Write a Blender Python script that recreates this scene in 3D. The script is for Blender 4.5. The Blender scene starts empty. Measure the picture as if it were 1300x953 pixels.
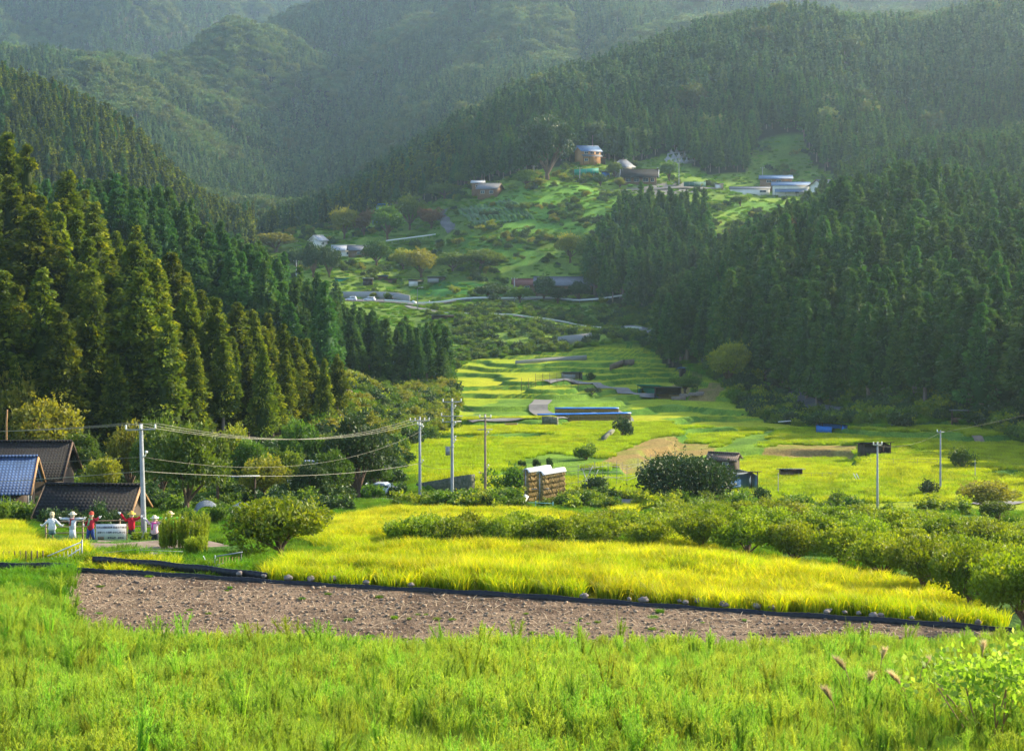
import bpy, math, random
import numpy as np
from mathutils import Vector

R = math.radians
rng = np.random.default_rng(7)
random.seed(7)
sc = bpy.context.scene
COL = sc.collection

# ------------------------------------------------------------------ camera, light, exposure
F = 2167.0                      # focal length in pixels of a 1300 px wide frame (60 mm on 36 mm)
EYE = 60.0                      # eye height above the datum of the terrain heights
SUN_AZ, SUN_EL = 58.0, 27.0     # sun: degrees to the right of the view axis, degrees up
cam_d = bpy.data.cameras.new("camera"); cam = bpy.data.objects.new("camera", cam_d); COL.objects.link(cam)
cam_d.sensor_width = 36.0; cam_d.lens = 60.0; cam_d.shift_y = -176.5 / 1300.0
cam_d.clip_start = 0.5; cam_d.clip_end = 20000
cam.location = (0, 0, EYE); cam.rotation_euler = (R(90), 0, 0)
sc.camera = cam
sc.view_settings.view_transform = 'Standard'; sc.view_settings.look = 'None'
sc.view_settings.gamma = 1.0; sc.view_settings.use_curve_mapping = False
sc.view_settings.exposure = 1.42
world = bpy.data.worlds.new("World"); sc.world = world; world.use_nodes = True
wn = world.node_tree; wn.nodes.clear()
sky = wn.nodes.new('ShaderNodeTexSky'); sky.sky_type = 'NISHITA'; sky.sun_disc = False
sky.sun_elevation = R(SUN_EL); sky.sun_rotation = R(SUN_AZ); sky.air_density = 1.0; sky.dust_density = 1.5
bg = wn.nodes.new('ShaderNodeBackground'); bg.inputs['Strength'].default_value = 0.15
wo = wn.nodes.new('ShaderNodeOutputWorld')
wn.links.new(sky.outputs[0], bg.inputs[0]); wn.links.new(bg.outputs[0], wo.inputs[0])
sd = bpy.data.lights.new("sun", 'SUN'); sd.energy = 5.0; sd.angle = R(0.6); sd.color = (1.0, 0.84, 0.58)
sun = bpy.data.objects.new("sun", sd); COL.objects.link(sun)
sdir = Vector((math.sin(R(SUN_AZ)) * math.cos(R(SUN_EL)), math.cos(R(SUN_AZ)) * math.cos(R(SUN_EL)), math.sin(R(SUN_EL))))
sun.rotation_euler = sdir.to_track_quat('Z', 'Y').to_euler()
sun.location = (100, 0, 200)
sc.cycles.use_denoising = True
sc.cycles.max_bounces = 6; sc.cycles.diffuse_bounces = 3; sc.cycles.glossy_bounces = 2
sc.cycles.transmission_bounces = 3; sc.cycles.volume_bounces = 1; sc.cycles.transparent_max_bounces = 6
sc.cycles.caustics_reflective = False; sc.cycles.caustics_refractive = False

# ------------------------------------------------------------------ noise
def _hash(ix, iy, s):
    h = (ix.astype(np.int64) * 374761393 + iy.astype(np.int64) * 668265263 + s * 974634777) & 0xFFFFFFFF
    h = ((h ^ (h >> 13)) * 1274126177) & 0xFFFFFFFF
    return ((h ^ (h >> 16)) & 0xFFFF) / 65535.0
def vnoise(x, y, s=0):
    x = np.asarray(x, float); y = np.asarray(y, float)
    ix, iy = np.floor(x), np.floor(y); fx, fy = x - ix, y - iy
    fx = fx * fx * fx * (fx * (fx * 6 - 15) + 10); fy = fy * fy * fy * (fy * (fy * 6 - 15) + 10)
    ix = ix.astype(np.int64); iy = iy.astype(np.int64)
    a = _hash(ix, iy, s); b = _hash(ix + 1, iy, s); c = _hash(ix, iy + 1, s); d = _hash(ix + 1, iy + 1, s)
    return (a * (1 - fx) + b * fx) * (1 - fy) + (c * (1 - fx) + d * fx) * fy
def fbm(x, y, s=0, o=4):
    t = 0.0; a = 1.0; n = 0.0
    for k in range(o):
        t = t + a * (vnoise(x * 2 ** k, y * 2 ** k, s + 17 * k) * 2 - 1); n += a; a *= 0.5
    return t / n
def sstep(a, b, x):
    t = np.clip((np.asarray(x, float) - a) / (b - a), 0, 1); return t * t * (3 - 2 * t)

# ------------------------------------------------------------------ relief of the valley
# each profile runs away from the eye along one bearing: (distance, downward slope in 1/F, 300 = level)
NEAR = [(4, 1250), (15, 1167), (22, 1038), (30, 921), (38, 880), (47, 838)]
def edge_y(px): return 71.0 - 11.0 * (px - 100) / 1200.0     # far edge of the bare plot
FARM = {430: [(1150, 285), (1400, 220), (1650, 120), (1900, 25), (2300, 40), (3200, -20), (4200, 40)]}
PROF = {
 -500: [(47, 780), (56, 800), (70, 720), (95, 690), (130, 640), (170, 560), (230, 420), (300, 300), (400, 250), (520, 230), (700, 250), (800, 180), (950, 40), (1150, 120), (1500, -60), (2600, -140), (4200, 0)],
 -150: [(47, 795), (56, 785), (64, 760), (70, 733), (95, 698), (130, 665), (170, 620), (215, 560), (260, 450), (300, 370), (350, 300), (450, 380), (600, 400), (700, 320), (800, 200), (950, 60), (1150, 200), (1350, 110), (1500, 10), (1800, 60), (2600, -110), (4200, 0)],
 0: [(47, 800), (56, 788), (64, 762), (70, 735), (85, 712), (97, 697), (115, 684), (135, 668), (150, 655), (185, 632), (225, 585), (255, 470), (290, 375), (320, 390), (370, 400), (420, 345), (470, 320), (540, 400), (650, 430), (780, 300), (950, 118), (1150, 260), (1350, 160), (1500, 70), (1750, 100), (2600, -70), (4200, 0)],
 150: [(47, 836), (55, 860), (60, 806), (70.5, 727), (85, 712), (97, 698), (115, 687), (135, 668), (155, 650), (185, 632), (222, 590), (250, 505), (280, 452), (310, 462), (360, 450), (420, 350), (465, 312), (530, 400), (650, 430), (780, 330), (950, 190), (1150, 280), (1350, 170), (1500, 80), (1700, 110), (2600, -50), (4200, 20)],
 300: [(47, 846), (55, 870), (60, 806), (69, 739), (85, 716), (105, 694), (125, 674), (155, 650), (185, 635), (212, 610), (235, 572), (255, 545), (285, 532), (320, 530), (370, 485), (420, 415), (465, 378), (530, 430), (650, 430), (780, 380), (930, 305), (1080, 320), (1200, 285), (1400, 210), (1700, 75), (2000, 110), (2600, -20), (4200, 30)],
 430: [(47, 846), (54, 875), (59, 814), (68, 746), (85, 716), (105, 694), (125, 674), (155, 652), (185, 632), (212, 606), (240, 572), (262, 545), (300, 510), (340, 497), (380, 492), (430, 475), (480, 448), (560, 445), (620, 412), (660, 392), (690, 383), (715, 377), (730, 362), (790, 338), (840, 318), (900, 296), (985, 276), (1080, 262), (1180, 300), (1280, 280), (1500, 180), (1900, 25), (2300, 60), (3000, 20), (4200, 60)],
 520: [(47, 846), (54, 876), (58.5, 818), (67.5, 750), (85, 716), (105, 694), (125, 672), (155, 648), (178, 634), (200, 617), (250, 578), (300, 550), (350, 530), (400, 507), (450, 488), (470, 480), (520, 466), (560, 440), (610, 414), (650, 396), (690, 384), (730, 366), (790, 340), (850, 305), (900, 278), (945, 258), (1080, 212), (1180, 250), (1300, 230), (1600, 90), (2000, -30), (2300, 20), (4200, 60)],
 600: [(47, 846), (54, 876), (58, 823), (66.8, 755), (85, 716), (105, 692), (125, 668), (155, 647), (180, 637), (220, 600), (290, 555), (350, 526), (400, 505), (450, 486), (500, 470), (540, 455), (575, 428), (625, 405), (665, 388), (700, 366), (730, 348), (790, 305), (850, 262), (895, 240), (1080, 165), (1180, 205), (1300, 180), (1700, 10), (2000, -60), (4200, 60)],
 700: [(47, 846), (54, 878), (57, 832), (65.5, 763), (85, 718), (105, 692), (125, 672), (155, 650), (180, 643), (220, 603), (290, 556), (350, 525), (400, 500), (450, 481), (500, 463), (540, 450), (575, 428), (625, 405), (665, 386), (700, 364), (730, 345), (790, 288), (850, 235), (895, 213), (1090, 118), (1180, 155), (1300, 150), (1700, -20), (2000, -90), (4200, 60)],
 850: [(47, 846), (53, 882), (56, 842), (64, 774), (85, 722), (105, 694), (130, 672), (155, 652), (180, 640), (220, 606), (290, 560), (350, 530), (400, 507), (450, 487), (490, 468), (530, 445), (575, 422), (610, 400), (650, 372), (700, 335), (740, 300), (790, 262), (840, 238), (890, 218), (920, 205), (1120, 68), (1250, 110), (1700, 0), (2200, -80), (4200, 60)],
 1000: [(47, 846), (53, 884), (55, 852), (62.8, 783), (80, 745), (105, 702), (130, 675), (155, 655), (180, 642), (220, 612), (260, 585), (300, 560), (340, 540), (370, 518), (390, 498), (430, 450), (500, 385), (560, 340), (620, 345), (700, 300), (780, 264), (830, 246), (870, 238), (910, 215), (1150, 42), (1300, 60), (2200, -60), (4200, 60)],
 1150: [(47, 842), (52, 880), (54, 862), (61.5, 793), (80, 757), (105, 708), (130, 678), (155, 655), (180, 640), (220, 600), (260, 575), (300, 553), (325, 530), (350, 495), (400, 430), (480, 340), (550, 285), (620, 292), (700, 268), (760, 238), (850, 228), (950, 195), (1150, 42), (1300, 60), (2200, -60), (4200, 60)],
 1300: [(47, 832), (52, 880), (54, 862), (60, 805), (70, 785), (80, 765), (105, 714), (130, 680), (155, 655), (180, 638), (215, 606), (245, 584), (275, 563), (300, 545), (335, 490), (400, 415), (480, 345), (550, 295), (620, 290), (750, 215), (900, 195), (1000, 110), (1150, 20), (1300, 40), (2200, -60), (4200, 60)],
 1500: [(47, 820), (60, 800), (80, 760), (105, 715), (130, 680), (155, 650), (180, 615), (240, 555), (300, 470), (400, 370), (550, 250), (750, 180), (1150, -10), (2200, -60), (4200, 60)],
 1900: [(47, 800), (60, 770), (80, 720), (105, 680), (130, 640), (180, 560), (240, 470), (400, 320), (550, 210), (750, 120), (1150, -50), (2200, -60), (4200, 60)],
}
def pchip(xk, yk, x):
    xk = np.asarray(xk, float); yk = np.asarray(yk, float)
    h = np.diff(xk); d = np.diff(yk) / h[(...,) + (None,) * (yk.ndim - 1)]
    m = np.zeros_like(yk)
    w1 = (2 * h[1:] + h[:-1]).reshape((-1,) + (1,) * (yk.ndim - 1)); w2 = (h[1:] + 2 * h[:-1]).reshape(w1.shape)
    with np.errstate(divide='ignore', invalid='ignore'):
        mm = (w1 + w2) / (w1 / d[:-1] + w2 / d[1:])
    m[1:-1] = np.where(d[:-1] * d[1:] > 0, mm, 0); m[0] = d[0]; m[-1] = d[-1]
    i = np.clip(np.searchsorted(xk, x, side='right') - 1, 0, len(xk) - 2)
    t = np.clip((x - xk[i]) / h[i], 0, 1)
    return i, t, h, m
def pchip_eval(xk, yk, x):
    i, t, h, m = pchip(xk, yk, x)
    yk = np.asarray(yk, float)
    return ((1 + 2 * t) * (1 - t) ** 2 * yk[i] + t * (1 - t) ** 2 * h[i] * m[i] + t * t * (3 - 2 * t) * yk[i + 1] + t * t * (t - 1) * h[i] * m[i + 1])
_px = np.array(sorted(PROF)); NV = 1400
_v = np.linspace(math.log(4), math.log(4200), NV)
_tab = []
for p in _px:
    pts = [q for q in NEAR if q[0] < 45] + PROF[p]
    _tab.append(pchip_eval(np.log([q[0] for q in pts]), [q[1] for q in pts], _v))
_tab = np.array(_tab)                                 # (columns, NV) slopes
NU = 700
_u = np.linspace(-500, 1900, NU)
TAB = np.empty((NU, NV))
for j in range(NV):
    TAB[:, j] = pchip_eval(_px.astype(float), _tab[:, j], _u)
def base_slope(px, Y):
    Y = np.asarray(Y, float); Y = np.where(Y > 1150, 1150 + (Y - 1150) / 1.9, Y)      # the far ranges stand well back
    a = np.clip((np.asarray(px, float) + 500) / 2400 * (NU - 1), 0, NU - 1.001)
    b = np.clip((np.log(np.maximum(Y, 4.0)) - _v[0]) / (_v[-1] - _v[0]) * (NV - 1), 0, NV - 1.001)
    i = a.astype(int); j = b.astype(int); fa = a - i; fb = b - j
    return (TAB[i, j] * (1 - fa) + TAB[i + 1, j] * fa) * (1 - fb) + (TAB[i, j + 1] * (1 - fa) + TAB[i + 1, j + 1] * fa) * fb
def interp(px, pts):
    return np.interp(px, [p[0] for p in pts], [p[1] for p in pts])
def inpoly(px, py, poly):
    px = np.asarray(px, float); py = np.asarray(py, float); ins = np.zeros(px.shape, bool)
    n = len(poly)
    for k in range(n):
        x1, y1 = poly[k]; x2, y2 = poly[(k + 1) % n]
        if y1 == y2: continue
        c = ((y1 > py) != (y2 > py)) & (px < (x2 - x1) * (py - y1) / (y2 - y1) + x1)
        ins ^= c
    return ins
# plan of the zones, in bearing / slope units of the base relief
def zone_valley(px, sl, Y):
    """terraced paddies on the valley floor"""
    poly = [(640, 642), (560, 632), (520, 612), (504, 590), (512, 572), (545, 560), (572, 545), (585, 520), (570, 500), (575, 470), (600, 457), (700, 446), (800, 440), (838, 452), (880, 480), (915, 485), (930, 505), (960, 530), (1060, 548),
            (1130, 548), (1205, 535), (1300, 562), (1600, 560), (1600, 660), (1300, 655), (1000, 650), (930, 645), (800, 640), (700, 646)]
    return inpoly(px, sl, poly) & (Y > 150) & (Y < 560)
FIELDS = [[(322, 742), (345, 731), (420, 718), (520, 706), (860, 705), (950, 719), (1060, 732), (1180, 762), (1285, 806), (1290, 830), (322, 830)],
          [(378, 704), (385, 680), (440, 661), (560, 654), (650, 653), (735, 659), (690, 674), (600, 688), (500, 700), (430, 710)],
          [(-300, 662), (-50, 666), (22, 672), (38, 694), (80, 706), (104, 709), (104, 718), (-50, 730), (-300, 736)],
          [(112, 720), (150, 719), (225, 722), (232, 727), (180, 728), (112, 726)],
          [(775, 652), (800, 645), (830, 650), (800, 660)]]
def front_rice(px, sl, Y):
    m = np.zeros(np.shape(px), bool)
    for f in FIELDS: m |= inpoly(px, sl, f)
    return m & (Y > edge_y(px) + 0.9) & (Y < 176)
def terrace(z, step, soft):
    q = z / step; k = np.floor(q); f = q - k
    return (k + sstep(0.5 - soft, 0.5 + soft, f)) * step, f, k
def ground(x, Y, full=False):
    """height above the datum, and what grows there"""
    x = np.asarray(x, float); Y = np.asarray(Y, float)
    px = 650 + F * x / Y
    sl = base_slope(px, Y)
    z = -(sl - 300) / F * Y
    # spurs and gullies of the far mountains
    amp = sstep(620, 1500, Y) * 17 
    z = z + amp * (np.abs(fbm(x / 170 + 3, Y / 260, 5, 4)) * 2.0 - 0.55) + sstep(1250, 2300, Y) * 70 * (np.abs(fbm(x / 330 + 3, Y / 520, 55, 4)) * 2.0 - 0.5)
    z = z + sstep(230, 420, Y) * 4.0 * fbm(x / 60, Y / 60, 9, 3) * (1 - zone_valley(px, sl, Y))
    z = z + sstep(66, 80, Y) * 0.35 * fbm(x / 14, Y / 14, 2, 3)
    val = zone_valley(px, sl, Y)
    wob = 2.1 * fbm(x / 46 + 5, Y / 60, 21, 3) + 0.5 * fbm(x / 17, Y / 23, 22, 2)
    ris = 0.056 * (Y - 180)
    zt, f, k = terrace(z + wob + ris, 1.2, 0.06)
    zt = zt - wob * 0.7 - ris
    z2 = np.where(val, zt, z)
    # front rice field: shallow steps running to the lower right
    frt = (Y > edge_y(px) + 0.6) & (Y < 150) & (px > 60)
    w2 = 0.7 * fbm(x / 20 + 9, Y / 12, 31, 2)
    zf, f2, k2 = terrace(z + w2 + 0.02 * x, 0.9, 0.16)
    zf = zf - w2 - 0.02 * x + 0.15 * np.sin((Y + 0.55 * x) / 2.6 + 1.2 * fbm(x / 9, Y / 9, 33, 2))
    z2 = np.where(frt & ~val, z + (zf - z) * sstep(0.6, 4, Y - edge_y(px)), z2)
    # terraced fields of the far village slope
    vil = (Y > 700) & (Y < 880) & (px > 440) & (px < 830)
    zv, f3, k3 = terrace(z, 3.2, 0.22)
    z2 = np.where(vil, z * 0.4 + zv * 0.6, z2)
    # the bare plot is level
    plot = (px > 84) & (Y > 53.5) & (Y < edge_y(px))
    z2 = np.where((px > 84) & (Y > 52) & (Y < edge_y(px) + 0.3), z2 + (-14.0 - z2) * sstep(52, 56, Y), z2)
    z2 = z2 + plot * 0.035 * np.sin(Y * 9.0 + 1.5 * fbm(x / 3, Y / 3, 88, 2))
    if full:
        return z2 + EYE, px, sl, val, f, k, frt, f2, plot, vil
    return z2 + EYE
def gz(x, Y): return float(ground(np.array([x]), np.array([Y]))[0])
def xat(px, Y): return (px - 650) / F * Y
def at(px, Y, dz=0.0):
    x = xat(px, Y); return Vector((x, Y, gz(x, Y) + dz))
def find(px, py, y0=20, y1=4000):
    """ground point seen along a bearing: first hit beyond y0"""
    Ys = np.exp(np.linspace(math.log(y0), math.log(y1), 4000)); xs = (px - 650) / F * Ys
    s = 300 - F * (ground(xs, Ys) - EYE) / Ys
    h = np.nonzero(s <= py)[0]
    Y = Ys[h[0]] if len(h) else Ys[int(np.argmin(np.abs(s - py)))]
    return at(px, Y)

# ------------------------------------------------------------------ materials
MATS = {}
def nodemat(name):
    m = bpy.data.materials.new(name); m.use_nodes = True
    nt = m.node_tree; nt.nodes.clear()
    out = nt.nodes.new('ShaderNodeOutputMaterial')
    return m, nt, out
def N(nt, t, **kw):
    n = nt.nodes.new(t)
    for k, v in kw.items():
        if k.startswith('i_'):
            key = k[2:]
            key = int(key) if key.isdigit() else key.replace('_', ' ')
            n.inputs[key].default_value = v
        else: setattr(n, k, v)
    return n
def ramp(nt, stops):
    r = nt.nodes.new('ShaderNodeValToRGB'); e = r.color_ramp.elements
    e[0].position, e[0].color = stops[0][0], (*stops[0][1], 1); e[1].position, e[1].color = stops[-1][0], (*stops[-1][1], 1)
    for p, c in stops[1:-1]:
        q = e.new(p); q.color = (*c, 1)
    return r
def mat(name, col, rough=0.7, metal=0.0, var=0.25, scale=4.0, spec=0.3, bump=0.0, col2=None, stretch=None):
    """surface with mottled colour so that nothing is one flat tone"""
    if name in MATS: return MATS[name]
    m, nt, out = nodemat(name)
    p = N(nt, 'ShaderNodeBsdfPrincipled', i_Roughness=rough, i_Metallic=metal)
    p.inputs['Specular IOR Level'].default_value = spec
    tc = N(nt, 'ShaderNodeTexCoord'); mp = N(nt, 'ShaderNodeMapping')
    if stretch: mp.inputs['Scale'].default_value = stretch
    nt.links.new(tc.outputs['Object'], mp.inputs[0])
    no = N(nt, 'ShaderNodeTexNoise', i_Scale=scale, i_Detail=6.0, i_Roughness=0.65)
    nt.links.new(mp.outputs[0], no.inputs['Vector'])
    c2 = col2 or tuple(c * (1 - var) for c in col)
    r = ramp(nt, [(0.32, c2), (0.62, tuple(min(1, c * (1 + var * 0.4)) for c in col))])
    nt.links.new(no.outputs['Fac'], r.inputs[0]); nt.links.new(r.outputs[0], p.inputs['Base Color'])
    if bump:
        b = N(nt, 'ShaderNodeBump', i_Strength=bump, i_Distance=0.05)
        nt.links.new(no.outputs['Fac'], b.inputs['Height']); nt.links.new(b.outputs[0], p.inputs['Normal'])
    nt.links.new(p.outputs[0], out.inputs[0]); MATS[name] = m; return m
def leafmat(name, a, b, trans=0.35, tips=None, rough=0.55, spec=0.25, hue=0.0):
    """foliage: colour from the leaf's own 'v' attribute and the plant's random number; light passes through"""
    if name in MATS: return MATS[name]
    m, nt, out = nodemat(name)
    at_ = N(nt, 'ShaderNodeAttribute', attribute_name='v')
    oi = N(nt, 'ShaderNodeObjectInfo')
    stops = [(0.0, a), (0.75, b)] + ([(1.0, tips)] if tips else [])
    r = ramp(nt, stops); nt.links.new(at_.outputs['Fac'], r.inputs[0])
    mr = N(nt, 'ShaderNodeMapRange', i_3=0.72, i_4=1.28); nt.links.new(oi.outputs['Random'], mr.inputs[0])
    hs = N(nt, 'ShaderNodeHueSaturation', i_Saturation=1.0)
    mh = N(nt, 'ShaderNodeMapRange', i_3=0.5 - hue, i_4=0.5 + hue)
    fr = N(nt, 'ShaderNodeMath', operation='FRACT'); ml = N(nt, 'ShaderNodeMath', operation='MULTIPLY', i_1=7.13)
    nt.links.new(oi.outputs['Random'], ml.inputs[0]); nt.links.new(ml.outputs[0], fr.inputs[0]); nt.links.new(fr.outputs[0], mh.inputs[0])
    nt.links.new(r.outputs[0], hs.inputs['Color']); nt.links.new(mr.outputs[0], hs.inputs['Value']); nt.links.new(mh.outputs[0], hs.inputs['Hue'])
    p = N(nt, 'ShaderNodeBsdfPrincipled', i_Roughness=rough); p.inputs['Specular IOR Level'].default_value = spec
    t = N(nt, 'ShaderNodeBsdfTranslucent'); mx = N(nt, 'ShaderNodeMixShader', i_0=trans)
    h2 = N(nt, 'ShaderNodeHueSaturation', i_Hue=0.485, i_Saturation=1.1, i_Value=1.5)
    nt.links.new(hs.outputs[0], p.inputs['Base Color']); nt.links.new(hs.outputs[0], h2.inputs['Color']); nt.links.new(h2.outputs[0], t.inputs[0])
    nt.links.new(p.outputs[0], mx.inputs[1]); nt.links.new(t.outputs[0], mx.inputs[2]); nt.links.new(mx.outputs[0], out.inputs[0])
    MATS[name] = m; return m

# ------------------------------------------------------------------ object helpers
def tag(o, label=None, cat=None, group=None, kind=None):
    if label: o['label'] = label
    if cat: o['category'] = cat
    if group: o['group'] = group
    if kind: o['kind'] = kind
    return o
def npmesh(name, V, Fq, material=None, attrs=None, smooth=False):
    """mesh from arrays; Fq is (n,3) or (n,4), or a list of such arrays"""
    me = bpy.data.meshes.new(name)
    Fs = Fq if isinstance(Fq, list) else [Fq]
    Fs = [np.asarray(f, np.int32) for f in Fs if len(f)]
    V = np.asarray(V, np.float32)
    idx = np.concatenate([f.ravel() for f in Fs]); cnt = np.concatenate([np.full(len(f), f.shape[1], np.int32) for f in Fs])
    me.vertices.add(len(V)); me.vertices.foreach_set('co', V.ravel())
    me.loops.add(len(idx)); me.loops.foreach_set('vertex_index', idx)
    me.polygons.add(len(cnt)); me.polygons.foreach_set('loop_start', np.concatenate([[0], np.cumsum(cnt)[:-1]]).astype(np.int32))
    me.polygons.foreach_set('loop_total', cnt)
    if smooth: me.polygons.foreach_set('use_smooth', np.ones(len(cnt), bool))
    if attrs:
        for k, a in attrs.items():
            a = np.asarray(a, np.float32)
            if a.ndim == 1:
                at_ = me.attributes.new(k, 'FLOAT', 'POINT'); at_.data.foreach_set('value', a)
            else:
                at_ = me.attributes.new(k, 'FLOAT_COLOR', 'POINT')
                at_.data.foreach_set('color', np.concatenate([a, np.ones((len(a), 1), np.float32)], 1).ravel())
    me.update(calc_edges=True); me.validate()
    if material: me.materials.append(material)
    return me
def link(name, data, parent=None, loc=None):
    o = bpy.data.objects.new(name, data); COL.objects.link(o)
    if parent: o.parent = parent
    if loc is not None: o.location = loc
    return o
def empty(name, loc, rz=0.0, label=None, cat=None, group=None):
    o = bpy.data.objects.new(name, None); COL.objects.link(o); o.location = loc; o.rotation_euler = (0, 0, rz)
    o.empty_display_size = 0.5
    return tag(o, label, cat, group)
def copy_tree(o, parent=None):
    c = o.copy(); COL.objects.link(c); c.parent = parent
    for ch in list(o.children): copy_tree(ch, c)
    return c
class MB:
    """collects boxes, prisms, tubes, lathes; build() links them as one mesh"""
    def __init__(s): s.V = []; s.Q = []; s.T = []; s.n = 0
    def add(s, V, Q=(), T=()):
        s.V.append(np.asarray(V, float)); s.Q += [tuple(i + s.n for i in q) for q in Q]; s.T += [tuple(i + s.n for i in q) for q in T]; s.n += len(V); return s
    def box(s, c, d, rz=0.0, rx=0.0, ry=0.0):
        hx, hy, hz = d[0] / 2, d[1] / 2, d[2] / 2
        P = np.array([(x, y, z) for z in (-hz, hz) for x, y in ((-hx, -hy), (hx, -hy), (hx, hy), (-hx, hy))])
        P = s.rot(P, rx, ry, rz) + np.array(c)
        return s.add(P, [(0, 3, 2, 1), (4, 5, 6, 7), (0, 1, 5, 4), (1, 2, 6, 5), (2, 3, 7, 6), (3, 0, 4, 7)])
    @staticmethod
    def rot(P, rx, ry, rz):
        if rx: c, k = math.cos(rx), math.sin(rx); P = P @ np.array([[1, 0, 0], [0, c, k], [0, -k, c]])
        if ry: c, k = math.cos(ry), math.sin(ry); P = P @ np.array([[c, 0, -k], [0, 1, 0], [k, 0, c]])
        if rz: c, k = math.cos(rz), math.sin(rz); P = P @ np.array([[c, k, 0], [-k, c, 0], [0, 0, 1]])
        return P
    def poly(s, pts, th):
        """slab: polygon of 3-D points given thickness downwards"""
        n = len(pts); P = list(pts) + [(p[0], p[1], p[2] - th) for p in pts]
        Q = [(i, i + n, (i + 1) % n + n, (i + 1) % n) for i in range(n)]
        if n == 4: Q += [(0, 1, 2, 3), (7, 6, 5, 4)]; return s.add(P, Q)
        return s.add(P, Q, [(0, i, i + 1) for i in range(1, n - 1)] + [(n, n + i + 1, n + i) for i in range(1, n - 1)])
    def tube(s, pts, rad, seg=8, cap=True):
        pts = [np.array(p, float) for p in pts]; n = len(pts)
        rad = rad if isinstance(rad, (list, tuple)) else [rad] * n
        V = []
        for i, p in enumerate(pts):
            d = (pts[min(i + 1, n - 1)] - pts[max(i - 1, 0)]); d = d / (np.linalg.norm(d) + 1e-9)
            a = np.cross(d, (0, 0, 1) if abs(d[2]) < 0.9 else (1, 0, 0)); a /= np.linalg.norm(a); b = np.cross(d, a)
            for k in range(seg):
                t = 2 * math.pi * k / seg; V.append(p + rad[i] * (math.cos(t) * a + math.sin(t) * b))
        Q = [(i * seg + k, i * seg + (k + 1) % seg, (i + 1) * seg + (k + 1) % seg, (i + 1) * seg + k) for i in range(n - 1) for k in range(seg)]
        T = []
        if cap:
            V += [pts[0], pts[-1]]; c0 = n * seg; c1 = c0 + 1
            T = [(c0, (k + 1) % seg, k) for k in range(seg)] + [(c1, (n - 1) * seg + k, (n - 1) * seg + (k + 1) % seg) for k in range(seg)]
        return s.add(V, Q, T)
    def ball(s, c, r, seg=10, ring=7, sz=1.0):
        r = r if isinstance(r, (tuple, list)) else (r, r, r * sz)
        V = [(c[0], c[1], c[2] - r[2])]
        for i in range(1, ring):
            a = math.pi * i / ring
            for k in range(seg):
                t = 2 * math.pi * k / seg; V.append((c[0] + r[0] * math.sin(a) * math.cos(t), c[1] + r[1] * math.sin(a) * math.sin(t), c[2] - r[2] * math.cos(a)))
        V.append((c[0], c[1], c[2] + r[2])); L = len(V) - 1
        Q = [(1 + i * seg + k, 1 + i * seg + (k + 1) % seg, 1 + (i + 1) * seg + (k + 1) % seg, 1 + (i + 1) * seg + k) for i in range(ring - 2) for k in range(seg)]
        T = [(0, 1 + (k + 1) % seg, 1 + k) for k in range(seg)] + [(L, 1 + (ring - 2) * seg + k, 1 + (ring - 2) * seg + (k + 1) % seg) for k in range(seg)]
        return s.add(V, Q, T)
    def build(s, name, m, parent=None, loc=None, smooth=False, bevel=0.0):
        Fs = []
        if s.Q: Fs.append(np.array(s.Q))
        if s.T: Fs.append(np.array(s.T))
        me = npmesh(name, np.concatenate(s.V), Fs, m, smooth=smooth)
        o = link(name, me, parent, loc)
        if bevel:
            b = o.modifiers.new('bevel', 'BEVEL'); b.width = bevel; b.segments = 2; b.limit_method = 'ANGLE'
        return o
# ------------------------------------------------------------------ roads and paths laid on the ground
M_asph = mat('asphalt', (0.10, 0.10, 0.105), 0.9, var=0.25, scale=0.6)
M_conc = mat('concrete', (0.17, 0.165, 0.155), 0.9, var=0.3, scale=0.5, bump=.2)
M_lane = mat('pale_concrete', (0.16, 0.155, 0.145), 0.9, var=0.25, scale=0.4)
M_earth = mat('earth', (0.20, 0.15, 0.11), 0.95, var=0.35, scale=0.8, bump=.5)
ROADS = []
def ribbon(name, pts, width, m, lift=0.08, y0=60, kindtag=True, Ys=None):
    P = [find(a, b, y0) if Ys is None else at(a, Ys[i]) for i, (a, b) in enumerate(pts)]
    D = [P[0]]
    for a, b in zip(P[:-1], P[1:]):
        n = max(1, int((b - a).length / 1.2))
        D += [a.lerp(b, (k + 1) / n) for k in range(n)]
    D = np.array([(p.x, p.y) for p in D])
    for _ in range(3):
        D[1:-1] = (D[:-2] + 2 * D[1:-1] + D[2:]) / 4
    t = np.gradient(D, axis=0); t /= np.linalg.norm(t, axis=1, keepdims=True) + 1e-9; nn = np.stack([-t[:, 1], t[:, 0]], 1)
    rows_ = []
    for o in (-.5, -.25, 0, .25, .5):
        q = D + nn * width * o; rows_.append(np.stack([q[:, 0], q[:, 1], ground(q[:, 0], q[:, 1])], 1))
    A = np.stack(rows_, 1); zc = A[:, :, 2].mean(1, keepdims=True); A[:, :, 2] = np.maximum(A[:, :, 2], zc) * .5 + A[:, :, 2] * .5 + lift
    n = len(D); ix = np.arange(n * 5).reshape(n, 5); Q = np.stack([ix[:-1, :-1], ix[:-1, 1:], ix[1:, 1:], ix[1:, :-1]], -1).reshape(-1, 4)
    o = link(name, npmesh(name, A.reshape(-1, 3), Q, m, smooth=True))
    if kindtag: tag(o, kind='structure')
    ROADS.append((D, width / 2 + 0.4)); return o, P, A
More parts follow.
